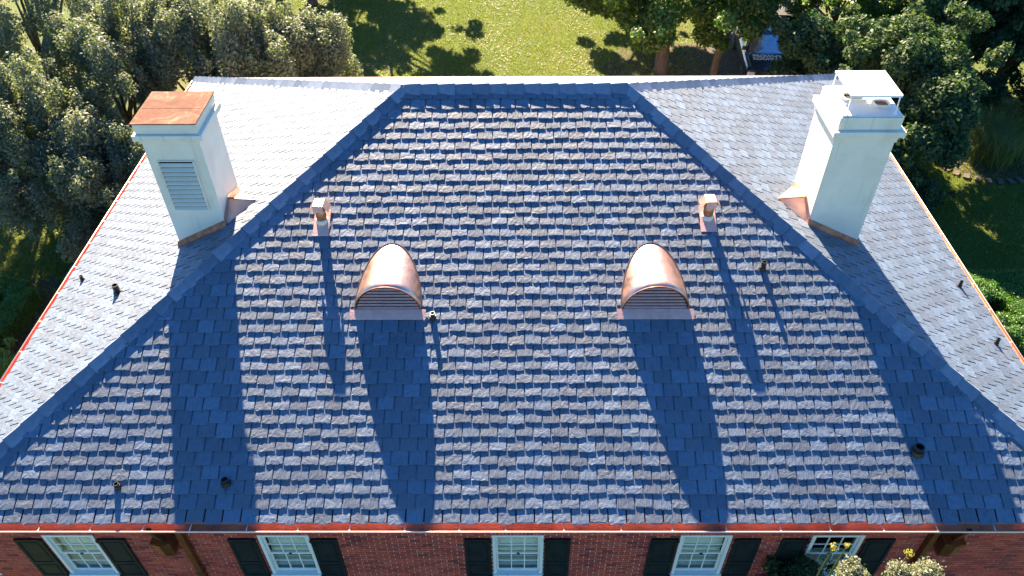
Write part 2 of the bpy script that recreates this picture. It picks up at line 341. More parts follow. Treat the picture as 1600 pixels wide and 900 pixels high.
# keep-outs: nothing
cands = []     # candidate individual slates of the front slope
roof_parts = {}
PXC = np.array(CAM)
def build_slope(key):
    o, u, v, n, Lu = frame(key)
    part = MB()
    # deck slab
    d = W/2
    tri = [o, o+u*Lu, o+u*(Lu-d)+v*SMAX, o+u*d+v*SMAX]
    if Lu-2*d < .5: tri = [o, o+u*Lu, o+u*(Lu/2)+v*SMAX]
    e0 = .10/CP
    tri[0] = o+u*.10+v*e0; tri[1] = o+u*(Lu-.10)+v*e0
    part.prism([tuple(p) for p in tri], (0, 0, 0), tuple(-n*.03))
    nm = {'front': 'shaded front roof slope facing the camera', 'left': 'sunlit left roof slope', 'right': 'sunlit right roof slope', 'back': 'far roof slope behind the ridge'}[key]
    root = obj('roof_slope', part, M['deck'], house, label=nm)
    roof_parts[key] = root
    mb = MB(); R = np.stack([u, v, n], 1)   # columns
    row = 0; s = .072
    singles = []
    while s < SMAX-.04:
        d = s*CP
        x0 = d-.32; x1 = Lu-d+.32
        off = (row % 2)*SW/2+rng.normal(0, .006)
        k0 = math.floor((x0-off)/SW); k1 = math.ceil((x1-off)/SW)
        for k in range(k0, k1+1):
            cu = off+(k+.5)*SW
            if cu < x0 or cu > x1: continue
            vi = int(rng.integers(NV)); tint = float(rng.random())
            ds = rng.normal(0, .005)+(.016 if k % 2 else 0)
            dz = rng.uniform(-.001, .003); rot = rng.normal(0, .006)
            inner = (cu > (s+TL)*CP+.20 and cu < Lu-(s+TL)*CP-.20) and s+TL < SMAX-.02
            P = o+u*cu+v*(s+ds)+n*dz
            if key == 'front' and inner and row < 9:
                singles.append((P, vi, rot, row))
                continue
            ca, sa = math.cos(rot), math.sin(rot)
            loc = pv[vi].copy(); xx = loc[:, 0]*ca-loc[:, 1]*sa; yy = loc[:, 0]*sa+loc[:, 1]*ca
            loc[:, 0] = xx; loc[:, 1] = yy
            wv = P+loc@R.T
            base = len(mb.v); mb.v.extend(map(tuple, wv))
            for f, q in zip(pieces[vi].f, pieces[vi].uv):
                mb.f.append(tuple(i+base for i in f)); mb.uv.append(q); mb.t.append(tint)
        s += EXPO; row += 1
    # 300 that show largest: sort by distance to the camera among those in the frame
    if singles:
        def score(sg):
            dd = Vector(sg[0])-Vector(CAM); z = dd.dot(fw); px = dd.dot(rt)/z*1210.56
            return z+(100 if abs(px) > 810 else 0)
        singles.sort(key=score)
        for P, vi, rot, row in singles[:300]:
            so_ = link('slate', pmesh[vi], root)
            Mx = Matrix(((u[0], v[0], n[0]), (u[1], v[1], n[1]), (u[2], v[2], n[2]))).to_4x4()
            so_.matrix_world = Matrix.Translation(P) @ Mx @ Matrix.Rotation(rot, 4, 'Z')
        for P, vi, rot, row in singles[300:]:
            ca, sa = math.cos(rot), math.sin(rot); loc = pv[vi].copy()
            xx = loc[:, 0]*ca-loc[:, 1]*sa; yy = loc[:, 0]*sa+loc[:, 1]*ca; loc[:, 0] = xx; loc[:, 1] = yy
            base = len(mb.v); mb.v.extend(map(tuple, P+loc@R.T)); tint = float(rng.random())
            for f, q in zip(pieces[vi].f, pieces[vi].uv):
                mb.f.append(tuple(i+base for i in f)); mb.uv.append(q); mb.t.append(tint)
    me = mb.mesh('slates', M['slate'])
    bm = bmesh.new(); bm.from_mesh(me)
    up_ = Vector((0, 0, 1))
    O, U, V_, N_ = Vector(o), Vector(u), Vector(v), Vector(n)
    hd1 = (U*CP+V_).normalized(); hd2 = (-U*CP+V_).normalized()      # hip directions in the slope
    for P0, hd, side in ((O, hd1, -1), (O+U*Lu, hd2, 1)):
        pn = hd.cross(up_).normalized()
        if pn.dot(U)*side < 0: pn = -pn       # points outwards
        bmesh.ops.bisect_plane(bm, geom=bm.verts[:]+bm.edges[:]+bm.faces[:], dist=1e-5, plane_co=P0-pn*.008, plane_no=pn, clear_outer=True)
    if Lu > W+.5:
        pn = V_.copy(); pn.z = 0; pn.normalize()
        bmesh.ops.bisect_plane(bm, geom=bm.verts[:]+bm.edges[:]+bm.faces[:], dist=1e-5, plane_co=O+V_*SMAX-pn*.006, plane_no=pn, clear_outer=True)
    bm.to_mesh(me); bm.free()
    link('slates', me, root, kind='stuff')
for k in ('front', 'left', 'right', 'back'): build_slope(k)

# --- hip and ridge caps
def caps(P0, P1, n1, n2, expo, wid, name):
    P0 = Vector(P0); P1 = Vector(P1); n1 = Vector(n1); n2 = Vector(n2)
    d = (P1-P0); L = d.length; d.normalize()
    w1 = d.cross(n1).normalized(); w1 = w1 if w1.dot(n2) < 0 else -w1
    w2 = d.cross(n2).normalized(); w2 = w2 if w2.dot(n1) < 0 else -w2
    mm = (n1+n2).normalized(); kf = 1/mm.dot(n1)
    cnt = int(round(L/expo)); e = L/cnt; ln = e+.06
    vs = []
    def ring(t, h, wd):
        return [d*t+n1*(h-.032)+w1*wd, d*t+mm*(h+.044)*kf, d*t+n2*(h-.032)+w2*wd]
    T = .024
    mb = MB(); r0 = ring(0, .076, wid); r1 = ring(ln, .050, wid*.97)
    b0 = ring(0, .076-T, wid); b1 = ring(ln, .050-T, wid*.97)
    v = r0+r1+b0+b1
    f = [(0, 1, 4, 3), (1, 2, 5, 4), (6, 9, 10, 7), (7, 10, 11, 8), (0, 6, 7, 1), (1, 7, 8, 2), (3, 4, 10, 9), (4, 5, 11, 10), (0, 3, 9, 6), (2, 8, 11, 5)]
    mb.add(v, f); me = mb.mesh(name, M['cap']); fixn(me)
    for k in range(cnt):
        o = link(name, me, house, loc=P0+d*e*k+mm*rng.uniform(-.002, .003))
        o.rotation_euler = (rng.normal(0, .004), rng.normal(0, .004), rng.normal(0, .004))
A = (-HL+W/2, W/2, TP*W/2); B = (HL-W/2, W/2, TP*W/2)
nf, nl, nr, nb = (slopes[k][3] for k in ('front', 'left', 'right', 'back'))
def start(c):   # start a little way up the hip
    c = Vector(c); a = Vector(A if c.x < 0 else B); return c+(a-c).normalized()*.12
caps(start((-HL, 0, 0)), A, nf, nl, .36, .175, 'hip_tile')
caps(start((HL, 0, 0)), B, nf, nr, .36, .175, 'hip_tile')
caps(start((-HL, W, 0)), A, nb, nl, .36, .175, 'hip_tile')
caps(start((HL, W, 0)), B, nb, nr, .36, .175, 'hip_tile')
caps(B, A, nf, nb, .36, .175, 'ridge_tile')

# --- walls (brick), front wall plane at y = .3
bw = MB(); WY = .30; x0, x1, y0, y1 = -HL+.3, HL-.3, WY, W-.3
T = .2; zt = -.02
bw.box(x0, x1, y0, y0+T, G, zt)
front_wall = obj('wall', bw, M['mortar'], house, label='front brick wall under the copper gutter')
win_c = [-7.82, -4.06, .03, 3.30, 5.59]; WW, WZ0, WZ1 = .90, -2.08, -.70
# cut the window holes by rebuilding the wall as pieces
me = front_wall.data; bm = bmesh.new()
def bbox(bm, xa, xb, ya, yb, za, zb):
    if xb-xa < 1e-4 or zb-za < 1e-4: return
    vs = [bm.verts.new(p) for p in [(x, y, z) for z in (za, zb) for y in (ya, yb) for x in (xa, xb)]]
    for f in [(0, 2, 3, 1), (4, 5, 7, 6), (0, 1, 5, 4), (2, 6, 7, 3), (0, 4, 6, 2), (1, 3, 7, 5)]: bm.faces.new([vs[i] for i in f])
xs = x0
bbox(bm, x0, x1, y0, y0+T, G, WZ0)
bbox(bm, x0, x1, y0, y0+T, WZ1, zt)
for c in win_c+[None]:
    xe = x1 if c is None else c-WW/2
    bbox(bm, xs, xe, y0, y0+T, WZ0, WZ1)
    if c is not None: xs = c+WW/2
bm.to_mesh(me); bm.free(); me.update()
for lab, bb in (('left side wall', (x0, x0+T, y0+T, y1)), ('right side wall', (x1-T, x1, y0+T, y1)), ('rear wall', (x0+T, x1-T, y1-T, y1))):
    q = MB(); q.box(*bb, G, zt); obj('wall', q, M['mortar'], house, label=lab)
# bricks
BL, BH, RH = .195, .060, .0713
bm_ = MB(); bm_.box(-BL/2, BL/2, -.008, .05, -BH/2, BH/2)
bmes = bm_.mesh('brick', M['brick']); fixn(bmes)
hb = MB(); hb.box(-.045, .045, -.012, .05, -BH/2, BH/2); hmes = hb.mesh('brick', M['brick']); fixn(hmes)
def clear(xa, xb, z):
    for c in win_c:
        if z+BH/2 > WZ0-.005 and z-BH/2 < WZ1+.10 and xb > c-WW/2-.002 and xa < c+WW/2+.002: return False
    return True
blist = []; stuffb = MB()
row = 0; z = -.06
while z > -3.0:
    off = (row % 2)*.103; x = x0+off
    if row % 2: pass
    while x+BL < x1:
        xc = x+BL/2
        if clear(xc-BL/2, xc+BL/2, z): blist.append((xc+rng.normal(0, .0015), z+rng.normal(0, .0012), 0))
        else:
            # closers beside the openings
            for c in win_c:
                for a_, b_ in ((x, c-WW/2-.004), (c+WW/2+.004, x+BL)):
                    if .02 < b_-a_ < BL and x < b_ and x+BL > a_ and z > WZ0: stuffb.box(a_, b_, WY-.012, WY+.05, z-BH/2, z+BH/2, float(rng.random()))
        x += .206
    z -= RH; row += 1
# soldier course over each window
for c in win_c:
    x = c-WW/2+.03
    while x < c+WW/2:
        stuffb.box(x-.028, x+.028, WY-.012, WY+.05, WZ1+.004, WZ1+.098, float(rng.random())); x += .0655
def bscore(bk):
    dd = Vector((bk[0], WY, bk[1]))-Vector(CAM); zz = dd.dot(fw); px = dd.dot(rt)/zz*1210.56; py = -dd.dot(up)/zz*1210.56
    return zz+(100 if (abs(px) > 795 or py > 448 or bk[1] > -.70) else 0)
blist.sort(key=bscore)
for i, (xc, z, _) in enumerate(blist):
    if i < 300: link('brick', bmes, front_wall, loc=(xc, WY+rng.uniform(-.002, .002), z))
    else:
        dy = rng.uniform(-.002, .002)
        stuffb.box(xc-BL/2, xc+BL/2, WY-.008+dy, WY+.05, z-BH/2, z+BH/2, float(rng.random()))
obj('bricks', stuffb, M['brick'], front_wall, kind='stuff')
# fascia and soffit on the four sides
q = MB()
e = .10; q.box(-HL+e, HL-e, e, e+.02, -.18, .0)
obj('fascia', q, M['white'], house)
q = MB(); q.box(-HL+e+.02, HL-e-.02, e+.02, WY-.014, -.19, -.17); obj('soffit', q, M['white'], house)
q = MB(); q.box(-HL+e, -HL+e+.02, e+.02, W-e-.02, -.18, .0); obj('fascia', q, M['white'], house)
q = MB(); q.box(HL-e-.02, HL-e, e+.02, W-e-.02, -.18, .0); obj('fascia', q, M['white'], house)
q = MB(); q.box(-HL+e, HL-e, W-e-.02, W-e, -.18, .0); obj('fascia', q, M['white'], house)
for xa, xb in ((-HL+e+.02, x0), (x1, HL-e-.02)):
    q = MB(); q.box(xa, xb, WY, W-.3, -.19, -.17); obj('soffit', q, M['white'], house)

# --- gutters
def gutter(a, b, outv, lab, bead=.014):
    a = Vector(a); b = Vector(b); d = (b-a).normalized(); ov = Vector(outv)
    r = .074; prof = []
    for k in range(13):
        an = math.pi*k/12; prof.append(ov*(-r*math.cos(an))+Vector((0, 0, -r*math.sin(an))))
    prof.insert(0, prof[0]+Vector((0, 0, .045)))
    th = .004; mb = MB(); L = (b-a).length
    inner = prof; outer = [p*1.0+(p.normalized()*th) for p in prof]
    n = len(prof)
    ring = inner+outer[::-1]; m2 = len(ring)
    vs = [a+p for p in ring]+[b+p for p in ring]
    fs = [(i, (i+1) % m2, m2+(i+1) % m2, m2+i) for i in range(m2)]
    fs += [(i, i+1, m2-2-i, m2-1-i) for i in range(n-1)]+[(m2+i, m2+m2-1-i, m2+m2-2-i, m2+i+1) for i in range(n-1)]
    mb.add(vs, fs)
    g = obj('gutter', mb, M['copper_gutter'], house, smooth=False, label=lab)
    bd = MB(); bd.tube([a+ov*(r+.002)+Vector((0, 0, .004)), b+ov*(r+.002)+Vector((0, 0, .004))], bead, 8)
    obj('bead', bd, M['copper_rim'], g, smooth=True)
    k = MB(); k.bar(-ov*(r-.004)+Vector((0, 0, .012)), ov*(r)+Vector((0, 0, .006)), .016, .004)
    km = k.mesh('bracket', M['copper_rim']); fixn(km)
    x = .5
    while x < L-.3:
        link('bracket', km, g, loc=a+d*x+Vector((0, 0, .0))); x += .86+rng.normal(0, .05)
    jm = MB(); pr = [p*1.0+p.normalized()*.0055 for p in prof[1:]]; pr2 = [p+p.normalized()*.004 for p in pr]
    ringj = pr+pr2[::-1]; mj = len(ringj); vs = [p-d*.02 for p in ringj]+[p+d*.02 for p in ringj]
    jm.add(vs, [(i, (i+1) % mj, mj+(i+1) % mj, mj+i) for i in range(mj)])
    jme = jm.mesh('seam', M['copper']); fixn(jme)
    x = 2.6
    while x < L-1: link('seam', jme, g, loc=a+d*x); x += 3.05
    return g
gz = .014; gy = .010
gf = gutter((-HL-.05, gy, gz), (HL+.05, gy, gz), (0, -1, 0), 'front copper gutter along the bottom of the slates')
gutter((-HL+gy, gy+.08, gz), (-HL+gy, W-gy-.08, gz), (-1, 0, 0), 'left copper gutter with short bright brackets')
gutter((HL-gy, gy+.08, gz), (HL-gy, W-gy-.08, gz), (1, 0, 0), 'right copper gutter glowing in the sun')
gutter((-HL-.05, W-gy, gz), (HL+.05, W-gy, gz), (0, 1, 0), 'rear copper gutter')
# black discs paint the shade of outlet openings in the front gutter
for x in (-6.08, 7.45):
    q = MB(); q.tube([(x, gy, gz-.0725), (x, gy, gz-.066)], .045, 14); obj('outlet', q, M['dark'], gf)

# --- leader heads and downspouts
def leader(cx, lab, sgn):
    q = MB()
    zt_, zb, zc = -.60, -.98, -1.20; hw, hw2 = .165, .065; ya, yb = WY-.24, WY-.016
    top = [(cx-hw, ya, zt_), (cx, ya-.05, zt_), (cx+hw, ya, zt_), (cx+hw, yb, zt_), (cx-hw, yb, zt_)]
    mid = [(cx-hw*.8, ya+.03, zb), (cx, ya-.02, zb), (cx+hw*.8, ya+.03, zb), (cx+hw*.8, yb, zb), (cx-hw*.8, yb, zb)]
    bot = [(cx-hw2, ya+.12, zc), (cx, ya+.11, zc), (cx+hw2, ya+.12, zc), (cx+hw2, yb, zc), (cx-hw2, yb, zc)]
    v = top+mid+bot; f = [tuple(range(5)), tuple(range(14, 9, -1))]
    for L_ in (0, 5):
        f += [(L_+i, L_+(i+1) % 5, L_+5+(i+1) % 5, L_+5+i) for i in range(5)]
    q.add(v, f); h = obj('leader_head', q, M['copper_leader'], house, label=lab)
    q = MB(); q.box(cx-hw-.012, cx+hw+.012, ya-.012, yb, zt_-.03, zt_+.012); obj('rim', q, M['copper_leader'], h)
    q = MB(); q.bar((cx-.02, gy, gz-.07), (cx, ya+.10, zt_-.0), .075, .06); obj('outlet_tube', q, M['copper_leader'], h)
    s = MB(); dx = .30*sgn
    s.bar((cx+dx, WY-.075, -.25), (cx+dx, WY-.075, G+.1), .10, .085, upv=(0, 1, 0))
    sp = obj('downspout', s, M['copper_leader'], house, label='square copper downspout beside the '+('left' if cx < 0 else 'right')+' leader head')
    s = MB()
    s.bar((cx+dx*.2, WY-.078, -.40), (cx+dx*1.05, WY-.078, -.30), .09, .075)
    obj('elbow', s, M['copper_leader'], sp)
    for zz in (-1.9, -3.9):
        s = MB(); s.box(cx+dx-.065, cx+dx+.065, WY-.124, WY-.012, zz, zz+.035); obj('strap', s, M['copper_leader'], sp)
leader(-6.08, 'left copper leader head under the front gutter', 1)
leader(7.45, 'right copper leader head in shade under the front gutter', -1)

# --- windows and shutters
def window(cx, dark, k):
    q = MB(); y0_, y1_ = WY-.022, WY+.10; fw_ = .055; xa, xb = cx-WW/2+.002, cx+WW/2-.002
    q.box(xa, xa+fw_, y0_, y1_, WZ0+.03, WZ1); q.box(xb-fw_, xb, y0_, y1_, WZ0+.03, WZ1)
    q.box(xa+fw_, xb-fw_, y0_, y1_, WZ1-.055, WZ1)
    names = ['leftmost window with white muntins between dark shutters', 'second window from the left', 'middle window straight below the camera', 'second window from the right', 'rightmost window with dark glass behind the flowers']
    wobj = obj('window', q, M['trim'], house, label=names[k])
    q = MB(); q.box(xa-.03, xb+.03, WY-.06, WY+.10, WZ0-.035, WZ0+.029); obj('sill', q, M['white'], wobj)
    ia, ib = xa+fw_+.002, xb-fw_-.002; zlo, zhi = WZ0+.031, WZ1-.057; zm = (zlo+zhi)/2-.01
    sz = [(zm+.012, zhi, WY+.018), (zlo, zm+.035, WY+.052)]     # upper sash in front, lower behind
    for (za, zb, yy) in sz:
        q = MB(); st = .036
        q.box(ia, ia+st, yy, yy+.03, za, zb); q.box(ib-st, ib, yy, yy+.03, za, zb)
        q.box(ia+st, ib-st, yy, yy+.03, zb-st, zb); q.box(ia+st, ib-st, yy, yy+.03, za, za+st+.006)
        obj('sash', q, M['trim'], wobj)
        gx0, gx1, gz0, gz1 = ia+st, ib-st, za+st+.006, zb-st; pw = (gx1-gx0)/3; ph = (gz1-gz0)/2
        q = MB()
        for i in (1, 2): q.box(gx0+pw*i-.009, gx0+pw*i+.009, yy+.003, yy+.026, gz0, gz1)
        for i in range(3): q.box(gx0+pw*i+(.009 if i else 0), gx0+pw*(i+1)-(.009 if i < 2 else 0), yy+.004, yy+.025, gz0+ph-.009, gz0+ph+.009)
        obj('muntin', q, M['trim'], wobj)
        for i in range(3):
            for j in range(2):
                q = MB(); q.box(gx0+pw*i+(.010 if i else .001), gx0+pw*(i+1)-(.010 if i < 2 else .001), yy+.012, yy+.016, gz0+ph*j+(.010 if j else .001), gz0+ph*(j+1)-(.010 if j == 0 else .001))
                obj('pane', q, M['glass'], wobj)
    q = MB(); q.box(cx-.022, cx+.022, WY+.004, WY+.017, zm+.03, zm+.052); q.box(cx-.008, cx+.030, WY-.012, WY+.004, zm+.035, zm+.075)
    obj('sash_lock', q, M['black'], wobj)
    # blind / shade behind the glass
    q = MB(); q.box(ia, ib, WY+.16, WY+.165, (zm+.10 if dark else WZ0+.40), WZ1)
    if dark: pass
    else: obj('roller_shade', q, M['blind'], wobj)
    q = MB(); z = WZ0+.05
    zt2 = zm-.02 if dark else WZ0+.40
    while z < zt2:
        q.box(ia, ib, WY+.13, WY+.158, z, z+.004); q.bar((ia, WY+.145, z+.012), (ib, WY+.145, z+.012), .028, .003, upv=(0, .5, .86)); z += .042
    obj('blind_slats', q, M['blind'], wobj)
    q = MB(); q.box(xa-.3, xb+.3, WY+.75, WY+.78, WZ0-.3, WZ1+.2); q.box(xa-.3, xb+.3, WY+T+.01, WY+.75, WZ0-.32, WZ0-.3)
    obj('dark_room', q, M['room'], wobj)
for k, c in enumerate(win_c): window(c, k == 4, k)
def shutter(xa, xb, hinge, lab):
    za, zb = -2.13, -.80; y1_ = WY-.020; y0_ = y1_-.032; st = .055
    q = MB()
    q.box(xa, xa+st, y0_, y1_, za, zb); q.box(xb-st, xb, y0_, y1_, za, zb)
    for z0_, z1_ in ((zb-.07, zb), (za, za+.09), (-1.66, -1.57)): q.box(xa+st, xb-st, y0_, y1_, z0_, z1_)
    s = obj('shutter', q, M['shutter'], house, label=lab, bevel=.003)
    for z0_, z1_ in ((-1.57, zb-.07), (za+.09, -1.66)):
        q = MB(); q.box(xa+st, xb-st, y0_+.014, y1_-.004, z0_, z1_)
        q.box(xa+st+.03, xb-st-.03, y0_+.006, y0_+.0139, z0_+.03, z1_-.03)
        obj('panel', q, M['shutter'], s)
    for zz in (zb-.05, za+.05):
        q = MB(); q.box(hinge-.03, hinge+.03, y0_-.014, y0_-.001, zz-.03, zz+.03); q.tube([(hinge, y0_-.012, zz-.035), (hinge, y0_-.012, zz+.04)], .011, 8)
        obj('hinge', q, M['black'], s)
sh = [(-8.79, -8.31), (-7.33, -6.85), (-5.04, -4.56), (-3.59, -3.13), (-.91, -.445), (.50, .95), (2.34, 2.82), (3.80, 4.26), (4.62, 5.09), (6.09, 6.58)]
for i, (a_, b_) in enumerate(sh):
    wn = ['leftmost', 'second from left', 'middle', 'second from right', 'rightmost'][i//2]
    shutter(a_, b_, b_-.01 if i % 2 == 0 else a_+.01, 'dark green shutter on the %s side of the %s window' % ('left' if i % 2 == 0 else 'right', wn))

# --- chimneys
def rp(z, x, y): return z
def chimney_left():
    xa, xb, ya, yb = -6.75, -5.70, 5.36, 6.42
    q = MB(); q.box(xa, xb, ya+.0, yb, .9, 4.02); q.box(xa-.02, xb+.02, ya-.02, yb+.02, 4.02, 4.10)
    ch = obj('chimney', q, M['render'], house, bevel=.008, label='left white chimney with a louvre and a copper sheet top')
    q = MB(); q.box(xa-.10, xb+.10, ya-.085, yb+.09, 4.10, 4.215); obj('collar', q, M['render'], ch, bevel=.012)
    q = MB(); q.box(xa-.05, xb+.03, ya-.02, yb+.05, 4.217, 4.415); obj('cap_block', q, M['render'], ch, bevel=.01)
    q = MB(); q.box(xa-.075, xb+.05, ya-.04, yb+.07, 4.417, 4.437); q.box(xa-.07, xb+.045, ya+.50, ya+.508, 4.437, 4.440); q.box(xb-.19, xb-.175, ya-.035, yb+.065, 4.437, 4.439)
    obj('copper_top', q, M['cap_sheet'], ch)
    # louvre: black sheet on the shaft painted as shade behind the slats, slats, frame
    lx0, lx1, lz0, lz1 = -6.56, -5.93, 2.55, 3.64
    q = MB(); q.box(lx0, lx1, ya-.003, ya+.001, lz0, lz1); obj('louvre_shade_sheet', q, M['dark'], ch)
    n = 11; st = (lz1-lz0)/n
    for k in range(n):
        z = lz0+st*k
        q = MB(); q.add([(lx0, ya-.006, z+.052), (lx1, ya-.006, z+.052), (lx1, ya-.062, z+.010), (lx0, ya-.062, z+.010), (lx0, ya-.006, z+.046), (lx1, ya-.006, z+.046), (lx1, ya-.062, z+.001), (lx0, ya-.062, z+.001)],
              [(0, 1, 2, 3), (3, 2, 6, 7), (7, 6, 5, 4), (0, 3, 7, 4), (1, 5, 6, 2), (0, 4, 5, 1)])
        obj('louvre_slat', q, M['render'], ch)
    q = MB(); q.box(lx0-.02, lx0-.001, ya-.05, ya-.002, lz0, lz1); q.box(lx1+.001, lx1+.02, ya-.05, ya-.002, lz0, lz1); q.box(lx0-.02, lx1+.02, ya-.03, ya-.002, lz1+.001, lz1+.02)
    obj('louvre_frame', q, M['render'], ch)
    flash(ch, xa, xb, ya, yb, -1)
def chimney_right():
    xa, xb, ya, yb = 5.73, 6.82, 5.37, 6.55
    q = MB(); q.box(xa, xb, ya, yb, .9, 3.98); q.box(xa-.02, xb+.03, ya-.015, yb+.02, 3.98, 4.10)
    ch = obj('chimney', q, M['render'], house, bevel=.008, label='right white chimney with a raised white metal lid')
    q = MB(); q.box(xa-.07, xb+.12, ya-.07, yb+.11, 4.10, 4.22); obj('collar', q, M['render'], ch, bevel=.012)
    q = MB(); bx = (xa, xb+.02, ya+.01, yb-.03); q.box(*bx, 4.222, 4.47); obj('cap_block', q, M['render'], ch, bevel=.01)
    q = MB(); q.box(xa+.02, xb, ya+.03, yb-.05, 4.471, 4.50); obj('crown_wash', q, M['crown'], ch, bevel=.02)
    def flue(cx, cy, a, b2, lab):
        q = MB(); n = 24; vs = []
        for (s_, z) in ((1.32, 4.495), (1.22, 4.545), (1.0, 4.55), (.98, 4.507)):
            for k in range(n):
                an = 2*math.pi*k/n; c, s2 = math.cos(an), math.sin(an); e_ = .55
                vs.append((cx+a*s_*math.copysign(abs(c)**e_, c), cy+b2*s_*math.copysign(abs(s2)**e_, s2), z))
        fs = [(j*n+k, j*n+(k+1) % n, (j+1)*n+(k+1) % n, (j+1)*n+k) for j in range(3) for k in range(n)]
        q.add(vs, fs); r = obj('flue_collar', q, M['render'], ch, smooth=True)
        q = MB(); q.add([vs[3*n+k] for k in range(n)]+[(cx, cy, 4.507)], [(k, (k+1) % n, n) for k in range(n)]); 
        obj('flue_opening', q, M['flue'] if lab else M['dark'], ch)  # flat disc; the near-black one paints the shade down an open flue
    flue(xa+.40, ya+.66, .18, .13, 0); flue(xa+.82, ya+.42, .125, .11, 1)
    lx0, lx1, ly0, ly1, lz = 5.80, 6.70, 5.44, 6.34, 4.86
    q = MB(); q.box(lx0, lx1, ly0, ly1, lz, lz+.018); q.box(lx0, lx1, ly0-.004, ly0, lz-.025, lz+.017); q.box(lx0, lx1, ly1, ly1+.004, lz-.025, lz+.017)
    obj('lid', q, M['lid'], ch)
    for x_, y_ in ((lx0+.03, ly0+.02), (lx1-.03, ly0+.02), (lx0+.03, ly1-.02), (lx1-.03, ly1-.02)):
        q = MB(); ex = x_+(.02 if x_ > 6.2 else -.0)
        q.bar((ex, y_, 4.50), (x_, y_, lz-.001), .028, .012); q.box(ex-.04, ex+.04, y_-.025, y_+.025, 4.498, 4.508)
        obj('lid_leg', q, M['lid'], ch)
    for x_ in (xa+.03, ):
        for y_ in (ya+.35, ya+.68):
            q = MB(); q.box(x_+.02, x_+.20, y_-.004, y_+.004, 4.50, 4.506); obj('crack_joint', q, M['black'], ch)
    flash(ch, xa, xb, ya, yb, 1)
def roofz(x): return TP*(HL-abs(x))
def flash(ch, xa, xb, ya, yb, sg):
    # front apron: a folded copper strip following the slope along the foot of the shaft
    q = MB(); y = ya
    za, zb = roofz(xa), roofz(xb)
    def sec(x, z): return [(x, y-.002, z+.125), (x, y-.016, z+.12), (x, y-.075, z+.045), (x, y-.080, z+.01), (x, y-.002, z+.01)]
    a = sec(xa-.03, roofz(xa-.03)+.03); b2 = sec(xb+.03, roofz(xb+.03)+.03)
    v = a+b2; q.add(v, [(0, 1, 2, 3, 4), (9, 8, 7, 6, 5)]+[(i, (i+1) % 5, 5+(i+1) % 5, 5+i) for i in range(5)])
    obj('apron_flashing', q, M['copper_old'], ch)
    # uphill side: ridged cricket (saddle) of copper
    xh = xb if sg < 0 else xa; d = -1 if sg > 0 else 1       # uphill direction in x
    ym = ya+.45; zr = roofz(xh)+.36
    run = .22
    # apex line from shaft (xh, ym, zr) to roof (xh+d*run, ym, roofz)
    e1 = Vector((xh+d*.002, ya-.05, roofz(xh)+.05)); e2 = Vector((xh+d*.002, yb+.05, roofz(xh)+.05))
    e1t = Vector((xh+d*.002, ya+.0, roofz(xh)+.05))
    ap = Vector((xh+d*.002, ym, zr)); far = Vector((xh+d*(run+.32), ym, roofz(xh+d*(run+.32))+.05))
    q = MB(); lo = Vector((0, 0, -.12))
    q.add([e1, far, ap, e2, e1+lo, far+lo, e2+lo, Vector((ap.x, ap.y, e1.z-.12))], [(0, 1, 2), (2, 1, 3), (4, 5, 1, 0), (5, 6, 3, 1), (0, 2, 7, 4), (2, 3, 6, 7), (4, 7, 5), (7, 6, 5)])
    obj('cricket', q, M['copper'], ch)
    # upstand sheet against the shaft
    q = MB(); k = .012*d
    q.add([(xh+d*.003, ya-.02, roofz(xh)-.02), (xh+d*.003, ya-.02, roofz(xh)+.22), (xh+d*.003, ym, zr+.08), (xh+d*.003, yb+.02, roofz(xh)+.22), (xh+d*.003, yb+.02, roofz(xh)-.02),
           (xh+k, ya-.02, roofz(xh)-.02), (xh+k, ya-.02, roofz(xh)+.22), (xh+k, ym, zr+.08), (xh+k, yb+.02, roofz(xh)+.22), (xh+k, yb+.02, roofz(xh)-.02)],
          [(0, 1, 2, 3, 4), (9, 8, 7, 6, 5)]+[(i, (i+1) % 5, 5+(i+1) % 5, 5+i) for i in range(5)])
    obj('upstand', q, M['copper'], ch)
    q = MB(); q.bar(ap+Vector((0, 0, .004)), far+Vector((0, 0, .004)), .03, .012); obj('seam', q, M['copper_old'], ch)
chimney_left(); chimney_right()
q = MB(); q.tube([(-5.66, 5.98, 2.38), (-5.52, 5.97, 2.33), (-5.38, 5.94, 2.36), (-5.22, 5.86, 2.44)], .012, 6); obj('cable', q, M['black'], house, smooth=True)

